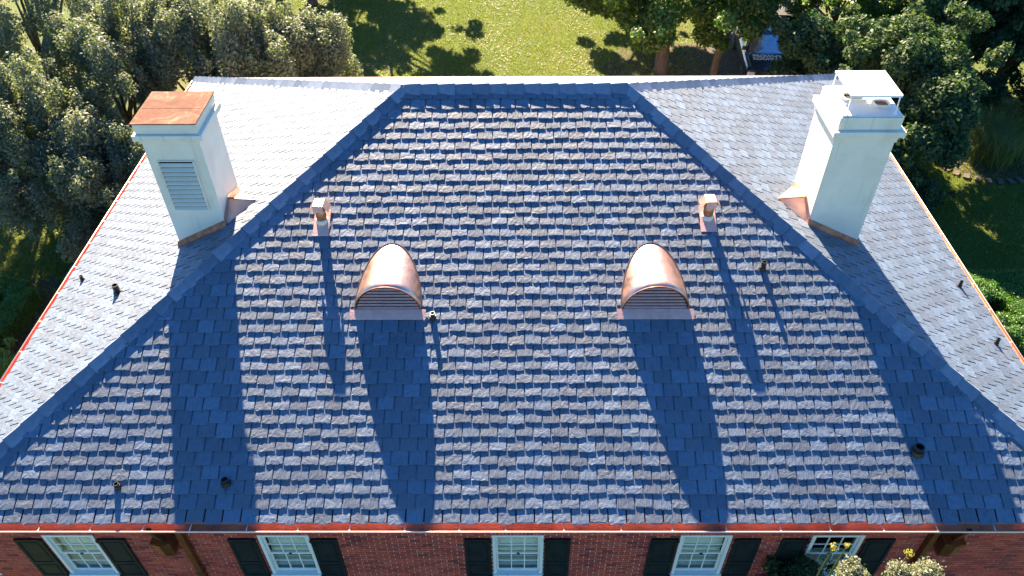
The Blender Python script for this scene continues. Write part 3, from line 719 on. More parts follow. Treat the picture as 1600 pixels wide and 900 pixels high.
# --- barrel vents (copper half-round dormers)
def barrel(cx, lab):
    y0_, z0_ = 3.42, 1.655; R_ = .612; n = 28
    ye = 4.78
    q = MB()
    vs = []; ys = np.linspace(y0_-.035, ye, 9)
    for y in ys:
        for k in range(n+1):
            an = math.pi*k/n; vs.append((cx-R_*math.cos(an), y, z0_+.64*math.sin(an)))
    fs = [(j*(n+1)+k, j*(n+1)+k+1, (j+1)*(n+1)+k+1, (j+1)*(n+1)+k) for j in range(8) for k in range(n)]
    o_ = len(vs)
    for y in ys:
        for k in range(n+1):
            an = math.pi*k/n; vs.append((cx-(R_-.012)*math.cos(an), y, z0_+.628*math.sin(an)))
    fs += [(o_+j*(n+1)+k, o_+(j+1)*(n+1)+k, o_+(j+1)*(n+1)+k+1, o_+j*(n+1)+k+1) for j in range(8) for k in range(n)]
    fs += [(k, o_+k, o_+k+1, k+1) for k in range(n)]
    q.add(vs, fs); b_ = obj('barrel_vent', q, M['copper'], house, smooth=True, label=lab)
    # rolled front rim
    q = MB(); q.tube([(cx-(R_-.004)*math.cos(math.pi*k/n), y0_-.037, z0_+(.634)*math.sin(math.pi*k/n)) for k in range(n+1)], .012, 8); obj('rim', q, M['copper_old'], b_, smooth=True)
    # dark edge band where it meets the slates
    q = MB(); pts = []
    for k in range(n+1):
        an = math.pi*k/n; x = cx-(R_+.006)*math.cos(an); z = z0_+.646*math.sin(an); y = (z-.045)/TP
        pts.append((x, max(y, 3.38), z))
    q.tube(pts, .016, 6); obj('edge_flashing', q, M['lead'], b_)
    # black board painted as the shade inside the barrel, and louvres
    q = MB(); q.prism([(cx-(R_-.02)*math.cos(math.pi*k/n), y0_+.06, z0_+.62*math.sin(math.pi*k/n)) for k in range(n+1)], (0, 0, 0), (0, .02, 0)); obj('shade_board', q, M['dark'], b_)
    nl_ = 8; st = .60/nl_
    for k in range(nl_):
        za = z0_+.02+st*k; zb = za+st*.94
        hw = lambda z: (R_-.03)*math.sqrt(max(0.02, 1-((z-z0_)/.628)**2))
        wa, wb = hw(za+.02), hw(min(zb, z0_+.60))
        q = MB(); q.add([(cx-wa, y0_-.022, za), (cx+wa, y0_-.022, za), (cx+wb, y0_+.008, za+.017), (cx-wb, y0_+.008, za+.017),
                         (cx-wa, y0_-.020, za-.006), (cx+wa, y0_-.020, za-.006), (cx+wb, y0_+.010, za+.011), (cx-wb, y0_+.010, za+.011)],
                        [(0, 1, 2, 3), (7, 6, 5, 4), (0, 4, 5, 1), (1, 5, 6, 2), (2, 6, 7, 3), (3, 7, 4, 0)])
        obj('louvre_blade', q, M['copper_blade'], b_)
    # sloping apron sheet with ears
    q = MB(); ya_, yb_ = 3.22, 3.42; hh_ = .065
    q.prism([(cx-.69, ya_, ya_*TP+hh_), (cx+.69, ya_, ya_*TP+hh_), (cx+.69, yb_-.03, (yb_-.03)*TP+hh_+.01), (cx-.69, yb_-.03, (yb_-.03)*TP+hh_+.01)], (0, 0, 0), (0, 0, -.006))
    q.prism([(cx-.62, yb_-.10, (yb_-.1)*TP+hh_+.008), (cx+.62, yb_-.10, (yb_-.1)*TP+hh_+.008), (cx+.61, y0_-.012, z0_+.03), (cx-.61, y0_-.012, z0_+.03)], (0, 0, 0), (0, .008, -.002))
    obj('apron', q, M['copper_blade'], b_)
M['copper_blade'] = copper('louvre_copper', (.78, .42, .36), (.56, .29, .25), .5, 6.0, .6, .35)
barrel(-2.32, 'left copper barrel vent with louvred front'); barrel(2.53, 'right copper barrel vent with louvred front')

# --- copper vent stacks
def stack(cx, cy, lab, tilt=0.0):
    z0_ = cy*TP
    q = MB(); q.tube([(cx, cy, z0_-.05), (cx, cy, z0_+.42)], .098, 20); s = obj('vent_stack', q, M['copper_pipe'], house, smooth=True, label=lab)
    q = MB(); q.tube([(cx, cy, z0_+.0), (cx, cy, z0_+.10)], [.122, .108], 20); obj('storm_collar', q, M['render'], s, smooth=True)
    q = MB(); hh_ = .062
    q.prism([(cx-.15, cy-.30, (cy-.30)*TP+hh_), (cx+.15, cy-.30, (cy-.30)*TP+hh_), (cx+.15, cy+.2, (cy+.2)*TP+hh_), (cx-.15, cy+.2, (cy+.2)*TP+hh_)], (0, 0, 0), (0, 0, -.006)); obj('base_flashing', q, M['copper_blade'], s)
    # folded hood: flat top, sloping sides, small skirts front and back
    prof = [(-.19, .33), (-.095, .462), (-.085, .468), (.085, .468), (.095, .462), (.19, .33)]
    inner = [(x*.95, z-.010) for x, z in prof][::-1]
    q = MB(); q.prism([(cx+x, cy-.12, z0_+z) for x, z in prof+inner], (0, 0, 0), (0, .24, 0)); obj('hood', q, M['copper'], s)
    for d_, y_ in ((-1, cy-.121), (1, cy+.115)):
        q = MB(); q.prism([(cx-.092, y_, z0_+.463), (cx+.092, y_, z0_+.463), (cx+.092, y_+d_*.02, z0_+.325), (cx-.092, y_+d_*.02, z0_+.325)], (0, 0, 0), (0, .006, 0))
        obj('skirt', q, M['copper_blade'], s)
stack(-3.68, 5.02, 'left copper vent stack with a folded hood'); stack(3.64, 5.08, 'right copper vent stack with a folded hood')

# --- black plastic vent pipes
def pipe(x, y, z, h, r, lab, cap=False):
    q = MB(); n = 18
    ring = lambda rr, zz: [(x+rr*math.cos(2*math.pi*k/n), y+rr*math.sin(2*math.pi*k/n), zz) for k in range(n)]
    vs = ring(r, z-.05)+ring(r, z+h)+ring(r*.80, z+h)+ring(r*.80, z+h-.12)
    fs = [(j*n+k, j*n+(k+1) % n, (j+1)*n+(k+1) % n, (j+1)*n+k) for j in range(3) for k in range(n)]+[tuple(3*n+k for k in range(n))]
    q.add(vs, fs); p = obj('vent_pipe', q, M['black'], house, label=lab)
    q = MB(); q.tube([(x, y, z+.0), (x, y, z+.075)], [r*1.5, r*1.2], n); obj('boot', q, M['black'], p)
pf = lambda y: y*TP+.03
for x, y, h, r, lab in [(4.56, 4.10, .20, .045, 'short black pipe right of the right vent stack shadow'), (-1.50, 3.26, .14, .045, 'short black pipe at the corner of the left barrel vent'),
                        (-6.67, .58, .12, .042, 'short black pipe above the left end of the front gutter'), (-4.865, .64, .12, .06, 'black pipe in the left chimney shadow'),
                        (6.78, 1.10, .16, .082, 'thick black pipe in the right chimney shadow')]:
    pipe(x, y, pf(y), h, r, lab)
for x, y, h, r, lab in [(-9.39, 5.75, .14, .035, 'small black pipe near the left gutter'), (-7.92, 4.57, .22, .062, 'thick black pipe on the left slope'),
                        (9.43, 5.50, .17, .035, 'upper small black pipe near the right gutter'), (9.46, 3.84, .17, .035, 'lower small black pipe near the right gutter')]:
    pipe(x, y, roofz(x)+.03, h, r, lab)

# ------------------------------------------------------------------ ground
def sheet(name, pts, z, m, kind='structure'):
    q = MB(); q.add([(x, y, z) for x, y in pts], [tuple(range(len(pts)))]); return obj(name, q, m, kind=kind)
sheet('ground', [(-300, -300), (300, -300), (300, 300), (-300, 300)], G, M['lawn'])
def blob(cx, cy, rx, ry, seed, n=40, amp=.12):
    r = np.random.default_rng(seed); ph = r.uniform(0, 6.28, 5)
    out = []
    for k in range(n):
        a = 2*math.pi*k/n; s = 1+amp*sum(math.sin((j+2)*a+ph[j])/(j+1) for j in range(5)); out.append((cx+rx*s*math.cos(a), cy+ry*s*math.sin(a)))
    return out
sheet('mulch_bed', blob(7.4, 28.2, 3.2, 2.6, 3), G+.004, M['mulch'])
sheet('driveway', [(8.9, 22), (15.5, 22), (17.5, 46), (11.5, 46)], G+.008, M['asphalt'])
sheet('planting_bed', blob(-16.6, 10.4, 1.9, 2.2, 5), G+.004, M['mulch'])
sheet('flower_bed', [(-10.2, -3.2), (10.2, -3.2), (10.2, .3), (-10.2, .3)], G+.004, M['mulch'])
sheet('garden_bed', blob(18.9, 19.9, 1.9, 1.4, 8, amp=.04), G+.006, M['mulch'])
sheet('bed_soil', blob(16.6, 10.2, 2.0, 2.0, 9), G+.004, M['mulch'])
sheet('patio', [(-23.5, 17.2), (-19.3, 15.9), (-17.9, 17.6), (-19.0, 20.5), (-23.5, 21.5)], G+.008, M['paving'])

# ------------------------------------------------------------------ vegetation
def crown_mesh(name, spec, m, seed):
    """spec: dict centre list of ellipsoids; leaves as small folded quads, spread through clumps"""
    r = np.random.default_rng(seed)
    n = spec['n']; L = spec['leaf']; wd = L*spec.get('aspect', .5)
    rx, ry, rz = spec['r']; nc = spec['clumps']; cr = spec['cr']; stretch = spec.get('stretch', 1.0)
    # clump centres in the outer part of the ellipsoid
    d = r.normal(size=(nc, 3)); d /= np.linalg.norm(d, axis=1)[:, None]
    if spec.get('top', True): d[:, 2] = np.where(d[:, 2] < -.45, -d[:, 2], d[:, 2])
    rad = r.uniform(.45, 1.0, nc)**.6; tiny = r.random(nc) < .33; rad = np.where(tiny, r.uniform(1.0, 1.28, nc), rad)
    lump = 1+.16*np.sin(d[:, 0]*5+seed)+.14*np.sin(d[:, 1]*6+seed*2)
    cc = d*rad[:, None]*np.array([rx, ry, rz])*lump[:, None]
    csz = r.uniform(.55, 1.3, nc)*cr; csz = np.where(tiny, csz*.5, csz); wt = csz**2; wt /= wt.sum()
    idx = r.choice(nc, n, p=wt)
    q = r.normal(size=(n, 3)); q /= np.linalg.norm(q, axis=1)[:, None]
    rr = r.uniform(.25, 1.0, n)**.5
    pos = cc[idx]+q*rr[:, None]*csz[idx][:, None]*np.array([1, 1, stretch])
    pos += r.normal(0, .05, (n, 3))
    # leaf frames
    nrm = q*.6+r.normal(size=(n, 3))*.55+np.array([0, 0, .45]); nrm /= np.linalg.norm(nrm, axis=1)[:, None]
    ax = r.normal(size=(n, 3))+q*.6+np.array([0, 0, spec.get('upw', .2)]); ax -= nrm*(ax*nrm).sum(1)[:, None]; ax /= np.linalg.norm(ax, axis=1)[:, None]
    sd = np.cross(nrm, ax); s = r.uniform(.6, 1.3, n)[:, None]
    a = pos-ax*L*.5*s; b = pos+ax*L*.5*s; c1 = pos+sd*wd*.5*s+nrm*L*.08; c2 = pos-sd*wd*.5*s+nrm*L*.08
    V = np.stack([a, c1, b, c2], 1).reshape(-1, 3)
    me = bpy.data.meshes.new(name); me.vertices.add(4*n); me.vertices.foreach_set('co', V.ravel())
    me.loops.add(4*n); me.loops.foreach_set('vertex_index', np.arange(4*n, dtype=np.int32))
    me.polygons.add(n); me.polygons.foreach_set('loop_start', np.arange(0, 4*n, 4, dtype=np.int32)); 
    me.update(calc_edges=True)
    at = me.attributes.new('tint', 'FLOAT', 'FACE')
    ct = r.random(nc)
    at.data.foreach_set('value', (ct[idx]*.55+r.random(n)*.45).astype(np.float32)); me.materials.append(m)
    me.validate(); return me, cc
def trunk(mb, base, top, r0, cc, r, nb=9):
    b = Vector(base); t_ = Vector(top)
    pts = [b+(t_-b)*f+Vector((math.sin(f*5+r)*.12, math.cos(f*4+r)*.12, 0))*f for f in (0, .06, .25, .5, .75, 1)]
    mb.tube(pts, [r0*1.45, r0, r0*.9, r0*.75, r0*.55, r0*.25], 10)
    rg = np.random.default_rng(int(r*100)+1)
    for k in rg.choice(len(cc), min(nb, len(cc)), replace=False):
        f = rg.uniform(.4, .85); s = b+(t_-b)*f; e_ = t_+Vector(cc[k])*.85
        mid = s*.5+e_*.5+Vector((0, 0, .25)); mb.tube([s, mid, e_], [r0*.35, r0*.22, r0*.06], 6)
def tree(name, cat, label, x, y, zc, spec, m, seed, tr=.22, group=None):
    me, cc = crown_mesh('crown', spec, M[m], seed)
    root = thing(name, label, cat, (x, y, G), group)
    link('crown', me, root, loc=(0, 0, zc-G))
    mb = MB(); trunk(mb, (0, 0, -.1), (0, 0, zc-G+.2), tr, cc, float(seed % 17)); obj('trunk', mb, M['bark'], root, smooth=True)
    return root
ev = lambda R_, H, n, cl=60, cr=.55: dict(n=int(n*1.3), leaf=.115, aspect=.5, r=(R_, R_, H), clumps=int(cl*1.7), cr=cr*.74, stretch=1.9, upw=.8)
br_ = lambda R_, H, n, cl=60, cr=.6, leaf=.15: dict(n=n, leaf=leaf, aspect=.62, r=(R_, R_, H), clumps=cl, cr=cr, stretch=.85, upw=0)
TREES = [
 ('evergreen cut off by the left edge just below the top left corner', -21.6, 20.6, -2.4, ev(2.3, 2.9, 36000, 56), 'leaf_olive', 58, .2),
 ('dark glossy tree right of the reed clump near the top right corner', 21.4, 24.6, -3.7, br_(2.6, 2.1, 50000, 80), 'leaf_dark', 55, .22),
 ('low dark tree at the right edge just above the reed clump', 22.0, 21.6, -4.3, br_(1.9, 1.6, 34000, 56), 'leaf_dark', 56, .18),
 ('dark tree touching the top edge left of the top right corner', 19.6, 28.6, -3.2, br_(2.7, 2.2, 46000, 80), 'leaf_dark', 57, .22),
 ('olive tree beyond the top edge between two larger ones', -11.3, 35.6, .8, br_(2.8, 2.6, 9000, 50, .75, .3), 'leaf_olive', 48, .25),
 ('tree out of view above the picture right of the lawn', 4.6, 38.0, .6, br_(2.9, 2.6, 16000, 60, .7, .28), 'leaf_green', 37, .3),
 ('tree out of view above the parked truck', 9.6, 37.5, .8, br_(3.4, 3.0, 18000, 66, .7, .28), 'leaf_green', 38, .3),
 ('tree out of view above the trailer', 14.5, 37.0, .8, br_(3.4, 3.0, 16000, 60, .7, .3), 'leaf_green', 39, .3),
 ('dark tree behind the magnolias at the top right', 18.6, 25.6, .2, br_(3.0, 3.0, 26000, 60, .75, .2), 'leaf_dark', 40, .3),
 ('third tree beyond the top edge far behind the lawn', -10.0, 45.5, .6, br_(3.8, 3.4, 9000, 50, .75, .3), 'leaf_olive', 47, .3),
 # label, x, y, zc, spec, mat, seed, trunk
 ('tall grey green evergreen in the top left corner of the photo', -18.9, 22.1, -1.2, ev(3.2, 3.4, 34000, 60), 'leaf_olive', 11, .25),
 ('olive evergreen between the corner tree and the left chimney', -14.4, 18.6, -2.4, ev(2.1, 3.0, 50000, 60), 'leaf_olive', 12, .2),
 ('grey olive evergreen at the left edge level with the left chimney top', -16.0, 15.3, -2.6, ev(2.0, 2.7, 42000, 60), 'leaf_olive', 13, .22),
 ('evergreen with upright sprays just above the copper chimney top', -12.1, 19.8, -2.3, ev(2.1, 3.1, 52000, 60), 'leaf_olive', 14, .2),
 ('evergreen behind the rear left corner of the roof', -9.2, 19.4, -2.5, ev(1.9, 2.9, 48000, 56), 'leaf_olive', 15, .2),
 ('lower dark evergreen left of the left chimney', -12.9, 14.1, -3.7, ev(1.7, 2.3, 42000, 48), 'leaf_olive', 16, .18),
 ('thin evergreen beside the darkest gap left of the ridge', -7.6, 20.6, -2.9, ev(1.4, 2.6, 34000, 44), 'leaf_olive', 17, .16),
 ('small spiky evergreen touching the rear gutter near the lawn shade', -7.0, 18.9, -3.9, ev(1.2, 1.9, 22000, 36, .45), 'leaf_olive', 18, .12),
 ('grey bush tree leaning over the stone patio', -15.3, 16.2, -4.3, ev(1.8, 1.4, 34000, 44), 'leaf_olive', 19, .14),
 ('broad green shade tree with its trunk in the mulch bed', 6.9, 27.6, -1.4, br_(5.3, 2.8, 100000, 150, .75, .17), 'leaf_green', 21, .34),
 ('green tree hanging over the left side of the parked truck', 9.1, 26.3, -2.6, br_(1.7, 2.1, 30000, 44, .55), 'leaf_green', 22, .2),
 ('dark glossy magnolia covering the right side of the truck', 12.2, 22.6, -3.6, br_(1.7, 1.9, 40000, 50), 'leaf_dark', 23, .16),
 ('large dark magnolia behind the right chimney', 14.9, 20.7, -2.9, br_(2.3, 2.7, 60000, 80), 'leaf_dark', 24, .24),
 ('dark magnolia with a few sunlit yellow green tips right of the chimney lid', 14.6, 17.7, -3.9, br_(1.6, 2.0, 42000, 60), 'leaf_dark', 25, .18),
 ('tall dark tree filling the top right corner', 21.6, 25.2, -1.6, br_(3.1, 3.0, 60000, 90), 'leaf_dark', 26, .26),
 ('dark tree at the right edge above the reed clump', 24.6, 22.6, -3.6, br_(1.9, 1.8, 24000, 60), 'leaf_dark', 27, .2),
 ('yellow green tree behind the truck at the top edge', 14.9, 28.6, -3.2, br_(2.3, 1.8, 26000, 44), 'leaf_green', 28, .2),
 # taller trees just beyond the top of the picture; their shade falls on the lawn
 ('tree beyond the top edge shading the left of the lawn', -8.2, 38.3, .6, br_(4.2, 3.6, 20000, 80, .75, .3), 'leaf_green', 31, .3),
 ('second tree beyond the top edge shading the far left lawn', -13.5, 37.5, .4, br_(3.4, 3.2, 9000, 50, .75, .3), 'leaf_olive', 32, .3),
 ('tree beyond the top edge behind the corner evergreens', -19.0, 30.0, 0, br_(3.6, 3.4, 9000, 50, .75, .3), 'leaf_olive', 33, .3),
 ('tall tree beyond the top right corner shading the magnolias', 20.5, 31.5, 1.5, br_(4.4, 4.2, 11000, 80, .8, .32), 'leaf_dark', 34, .3),
 ('tall tree out of view to the right shading the garden', 25.0, 27.0, 1.0, br_(4.2, 4.0, 10000, 80, .8, .32), 'leaf_dark', 35, .3),
]
for lab, x, y, zc, sp, m_, sd, tr in TREES:
    nm = 'evergreen_tree' if 'olive' in m_ else 'magnolia_tree' if m_ == 'leaf_dark' else 'shade_tree'
    tree(nm, 'tree', lab, x, y, zc, sp, m_, sd, tr)

def shrub(name, cat, label, x, y, z0_, R_, H, n, m_, seed, leaf=.06, group=None):
    root = thing(name, label, cat, (x, y, G), group)
    me, cc = crown_mesh('foliage', dict(n=n, leaf=leaf, aspect=.6, r=(R_, R_, H), clumps=max(10, int(n/600)), cr=R_*.32, stretch=.9), M[m_], seed)
    link('foliage', me, root, loc=(0, 0, z0_-G+H*.9))
    mb = MB()
    for k in range(6):
        a = k*1.05; mb.tube([(.04*math.cos(a), .04*math.sin(a), -.02), (R_*.5*math.cos(a), R_*.5*math.sin(a), z0_-G+H*.9)], [.03, .008], 6)
    obj('stem', mb, M['bark'], root)
    return root
shrub('boxwood_ball', 'shrub', 'round dark green shrub beside the upper part of the right gutter', 14.75, 11.55, G, .55, .42, 26000, 'leaf_hedge', 41)
shrub('boxwood_ball', 'shrub', 'round green shrub lower down beside the right gutter', 15.0, 9.75, G, .55, .42, 26000, 'leaf_hedge', 42)
shrub('lime_shrub', 'shrub', 'bright lime shrub beside the left gutter', -15.35, 8.5, G, .7, .45, 22000, 'leaf_lime', 43, .08)
shrub('low_shrub', 'shrub', 'low dark shrub inside the left clipped hedge', -17.2, 10.9, G, .6, .4, 12000, 'leaf_dark', 44, .08)
shrub('low_shrub', 'shrub', 'dark low shrub inside the right hedge corner', 17.1, 10.9, G, .7, .4, 12000, 'leaf_dark', 45, .08)
shrub('low_shrub', 'shrub', 'leafy shrub at the foot of the magnolia', 14.6, 16.6, G, .9, .7, 20000, 'leaf_dark', 46, .11)

def hedge(label, path, wd, ht, m_, seed, n):
    r = np.random.default_rng(seed); root = thing('clipped_hedge', label, 'hedge', (path[0][0], path[0][1], G))
    P = np.array(path, float); seg = np.linalg.norm(np.diff(P, axis=0), axis=1); tot = seg.sum(); cum = np.concatenate([[0], np.cumsum(seg)])
    s = r.uniform(0, tot, n); k = np.clip(np.searchsorted(cum, s)-1, 0, len(seg)-1)
    f = (s-cum[k])/seg[k]; p = P[k]+(P[k+1]-P[k])*f[:, None]; dr = (P[k+1]-P[k])/seg[k][:, None]; sd = np.stack([-dr[:, 1], dr[:, 0]], 1)
    per = wd+2*ht; c = r.uniform(0, per, n)
    off = np.where(c < ht, -wd/2, np.where(c < ht+wd, c-ht-wd/2, wd/2)); z = np.where(c < ht, c, np.where(c < ht+wd, ht, per-c))
    wob = .05*np.sin(s*3.1+seed)+.03*np.sin(s*8)
    pos = np.stack([p[:, 0]+sd[:, 0]*off, p[:, 1]+sd[:, 1]*off, z*(1+wob)], 1)+r.normal(0, .035, (n, 3))
    pos -= np.array([path[0][0], path[0][1], 0])
    nrm = r.normal(size=(n, 3))+np.array([0, 0, .8]); nrm /= np.linalg.norm(nrm, axis=1)[:, None]
    ax = r.normal(size=(n, 3)); ax -= nrm*(ax*nrm).sum(1)[:, None]; ax /= np.linalg.norm(ax, axis=1)[:, None]; s2 = np.cross(nrm, ax); L = .05
    V = np.stack([pos-ax*L*.6, pos+s2*L*.35, pos+ax*L*.6, pos-s2*L*.35], 1).reshape(-1, 3)
    me = bpy.data.meshes.new('foliage'); me.vertices.add(4*n); me.vertices.foreach_set('co', V.ravel()); me.loops.add(4*n)
    me.loops.foreach_set('vertex_index', np.arange(4*n, dtype=np.int32)); me.polygons.add(n); me.polygons.foreach_set('loop_start', np.arange(0, 4*n, 4, dtype=np.int32))
    me.update(calc_edges=True); at = me.attributes.new('tint', 'FLOAT', 'FACE'); at.data.foreach_set('value', r.random(n).astype(np.float32)); me.materials.append(M[m_]); me.validate()
    link('foliage', me, root)
    mb = MB()
    for a, b in zip(P[:-1]-P[0], P[1:]-P[0]): mb.bar((a[0], a[1], ht*.45), (b[0], b[1], ht*.45), wd*.72, ht*.78)
    obj('inner_twigs', mb, M['mulch'], root)
hedge('long clipped boxwood hedge beside the left gutter', [(-19.5, 12.2), (-17.3, 12.1), (-16.0, 11.75), (-15.95, 10.6), (-16.1, 9.4)], .6, .6, 'leaf_hedge', 51, 70000)
hedge('bright green clipped hedge beside the right gutter', [(14.5, 12.15), (19.6, 12.05)], .6, .6, 'leaf_hedge', 52, 60000)
hedge('diagonal bright green hedge running down the right edge', [(15.75, 11.8), (15.85, 10.6), (15.95, 8.2)], .75, .6, 'leaf_hedge', 53, 50000)
# paver edging stones
def stones(path, n, group, lab, sz=(.2, .1, .06)):
    P = [Vector((x, y, 0)) for x, y in path]
    q = MB(); q.box(-sz[0]/2, sz[0]/2, -sz[1]/2, sz[1]/2, 0, sz[2]); me = q.mesh('edging_stone', M['edging']); fixn(me)
    root = thing('stone_edging', lab, 'edging', (P[0].x, P[0].y, G))
    L = sum((b-a).length for a, b in zip(P, P[1:])); s = 0
    for a, b in zip(P, P[1:]):
        d = b-a; k = int(d.length/(sz[0]+.012))
        for i in range(k):
            p = a+d*((i+.5)/k)-P[0]; o_ = link('edging_stone', me, root, loc=(p.x, p.y, .01+rng.uniform(-.01, .01))); o_.rotation_euler = (rng.normal(0, .03), rng.normal(0, .03), math.atan2(d.y, d.x)+rng.normal(0, .05))
ring = [(18.9+2.0*math.cos(a), 19.9+1.6*math.sin(a)) for a in np.linspace(math.radians(165), math.radians(320), 14)]
stones(ring, 0, None, 'curved brick edging round the reed clump', (.22, .30, .08))
stones([(-15.9, 9.05), (-15.1, 9.4), (-14.4, 9.7)], 0, None, 'brick edging below the left clipped hedge', (.2, .18, .06))
stones([(-15.1, 11.9), (-15.05, 11.0), (-15.3, 9.9)], 0, None, 'pale stone edging right of the left clipped hedge', (.22, .16, .06))
# reeds
def blades(label, x, y, n, H, spread, m_, seed, name='ornamental_grass', lean=.8, wdt=.012):
    r = np.random.default_rng(seed); root = thing(name, label, 'ornamental grass', (x, y, G)); mb = MB()
    for k in range(n):
        a = r.uniform(0, 6.28); b0 = Vector((r.normal(0, spread*.25), r.normal(0, spread*.25), 0)); h = H*r.uniform(.55, 1.1); ln = lean*r.uniform(.2, 1.1)*h
        d = Vector((math.cos(a), math.sin(a), 0)); sd = Vector((-d.y, d.x, 0))*wdt
        pts = [b0, b0+d*ln*.2+Vector((0, 0, h*.55)), b0+d*ln*.6+Vector((0, 0, h*.95)), b0+d*ln+Vector((0, 0, h*.8))]
        vs = []
        for i, p in enumerate(pts): vs += [p-sd*(1-.3*i), p+sd*(1-.3*i)]
        mb.add(vs, [(0, 1, 3, 2), (2, 3, 5, 4), (4, 5, 7, 6)], float(r.random()))
    o_ = obj('blades', mb, M[m_], root)
    mb = MB(); mb.tube([(0, 0, -.02), (0, 0, .12)], [spread*.5, spread*.3], 10); obj('root_crown', mb, M['mulch'], root)
blades('tall arching reed clump inside the brick ring', 19.1, 20.3, 2800, 1.5, 1.6, 'leaf_reed', 61, lean=.9)
blades('small fern like clump beside the lime shrub', -16.0, 8.9, 160, .6, .4, 'leaf_pale', 62, lean=1.2, wdt=.02)

# tall flowering shrubs in front of the right part of the front wall
def flower_bush(label, x, y, ztop, R_, seed, n=9000):
    root = thing('flowering_shrub', label, 'shrub', (x, y, G)); r = np.random.default_rng(seed)
    me, cc = crown_mesh('foliage', dict(n=n, leaf=.045, aspect=.55, r=(R_, R_, R_*1.3), clumps=26, cr=R_*.3, stretch=1.2, upw=.8), M['leaf_pale'], seed)
    link('foliage', me, root, loc=(0, 0, ztop-R_*1.75-G))
    me, cc = crown_mesh('leaves', dict(n=6000, leaf=.06, aspect=.5, r=(R_*.8, R_*.8, R_*2.2), clumps=30, cr=R_*.3, stretch=1.2), M['leaf_dark'], seed+1)
    link('lower_leaves', me, root, loc=(0, 0, ztop-R_*4.2-G))
    mb = MB()
    for k in range(5):
        a = k*1.26; mb.tube([(.06*math.cos(a), .06*math.sin(a), -.02), (.2*math.cos(a), .2*math.sin(a), (ztop-G)*.5), (R_*.4*math.cos(a), R_*.4*math.sin(a), ztop-R_*1.4-G)], [.04, .03, .01], 6)
    obj('stem', mb, M['bark'], root)
FY = -.95
def flower_head(root_xy, z0_, z1_, label, seed, dx=0.0, r_=.07):
    root = thing('flower_stalk', label, 'flower', (root_xy[0], root_xy[1], G)); rr = np.random.default_rng(seed)
    mb = MB(); mb.tube([(0, 0, -.02), (dx*.4, 0, (z0_-G)), (dx, 0, z1_-G)], [.02, .012, .006], 6); obj('stem', mb, M['leaf_reed'], root)
    mb = MB()
    for k in range(30):
        d = Vector(rr.normal(size=3)).normalized(); c = Vector((dx, 0, z1_-G))+Vector((d.x*1.3, d.y*1.3, d.z*.7+.3*d.x))*r_*rr.uniform(.3, 1.5); sd = d.orthogonal().normalized()*.022; e_ = d.cross(sd).normalized()*.022
        mb.add([c-sd, c+e_, c+sd, c-e_], [(0, 1, 2, 3)], float(rr.random()))
    obj('petals', mb, M['petal'], root)
def atz(u, v, y):   # point of the photograph's ray at depth y (used only to place these plants in the bed)
    d = fw+rt*((u-800)/1210.56)-up*((v-450)/1210.56); s = (y-CAM[1])/d.y; p = Vector(CAM)+d*s; return p
for (u_, v_, R_, lab, sd) in [(1340, 889, .15, 'pale flowering bush top below the rightmost window', 71), (1412, 893, .10, 'narrow pale flowering bush between the window and the leader head', 72), (1456, 892, .13, 'pale flowering bush in front of the right downspout', 73)]:
    p = atz(u_, v_, FY); flower_bush(lab, p.x, FY, p.z, R_, sd)
for (u_, v_, lab, sd, r_) in [(1303, 855, 'yellow flower head in front of the rightmost window', 81, .035), (1324, 852, 'small pinkish yellow flower head right of the first stalk', 82, .025), (1421, 864, 'yellow flower head on a stalk left of the right downspout', 83, .045)]:
    p = atz(u_, v_, FY+.02); flower_head((p.x-.03, FY+.02), p.z-.6, p.z, lab, sd, .03, r_)
p = atz(1260, 893, -.2)
shrub('dark_shrub', 'shrub', 'dark leafy shrub top below the rightmost window', p.x, -.25, p.z-1.5, .6, .62, 14000, 'leaf_dark', 91, .07)

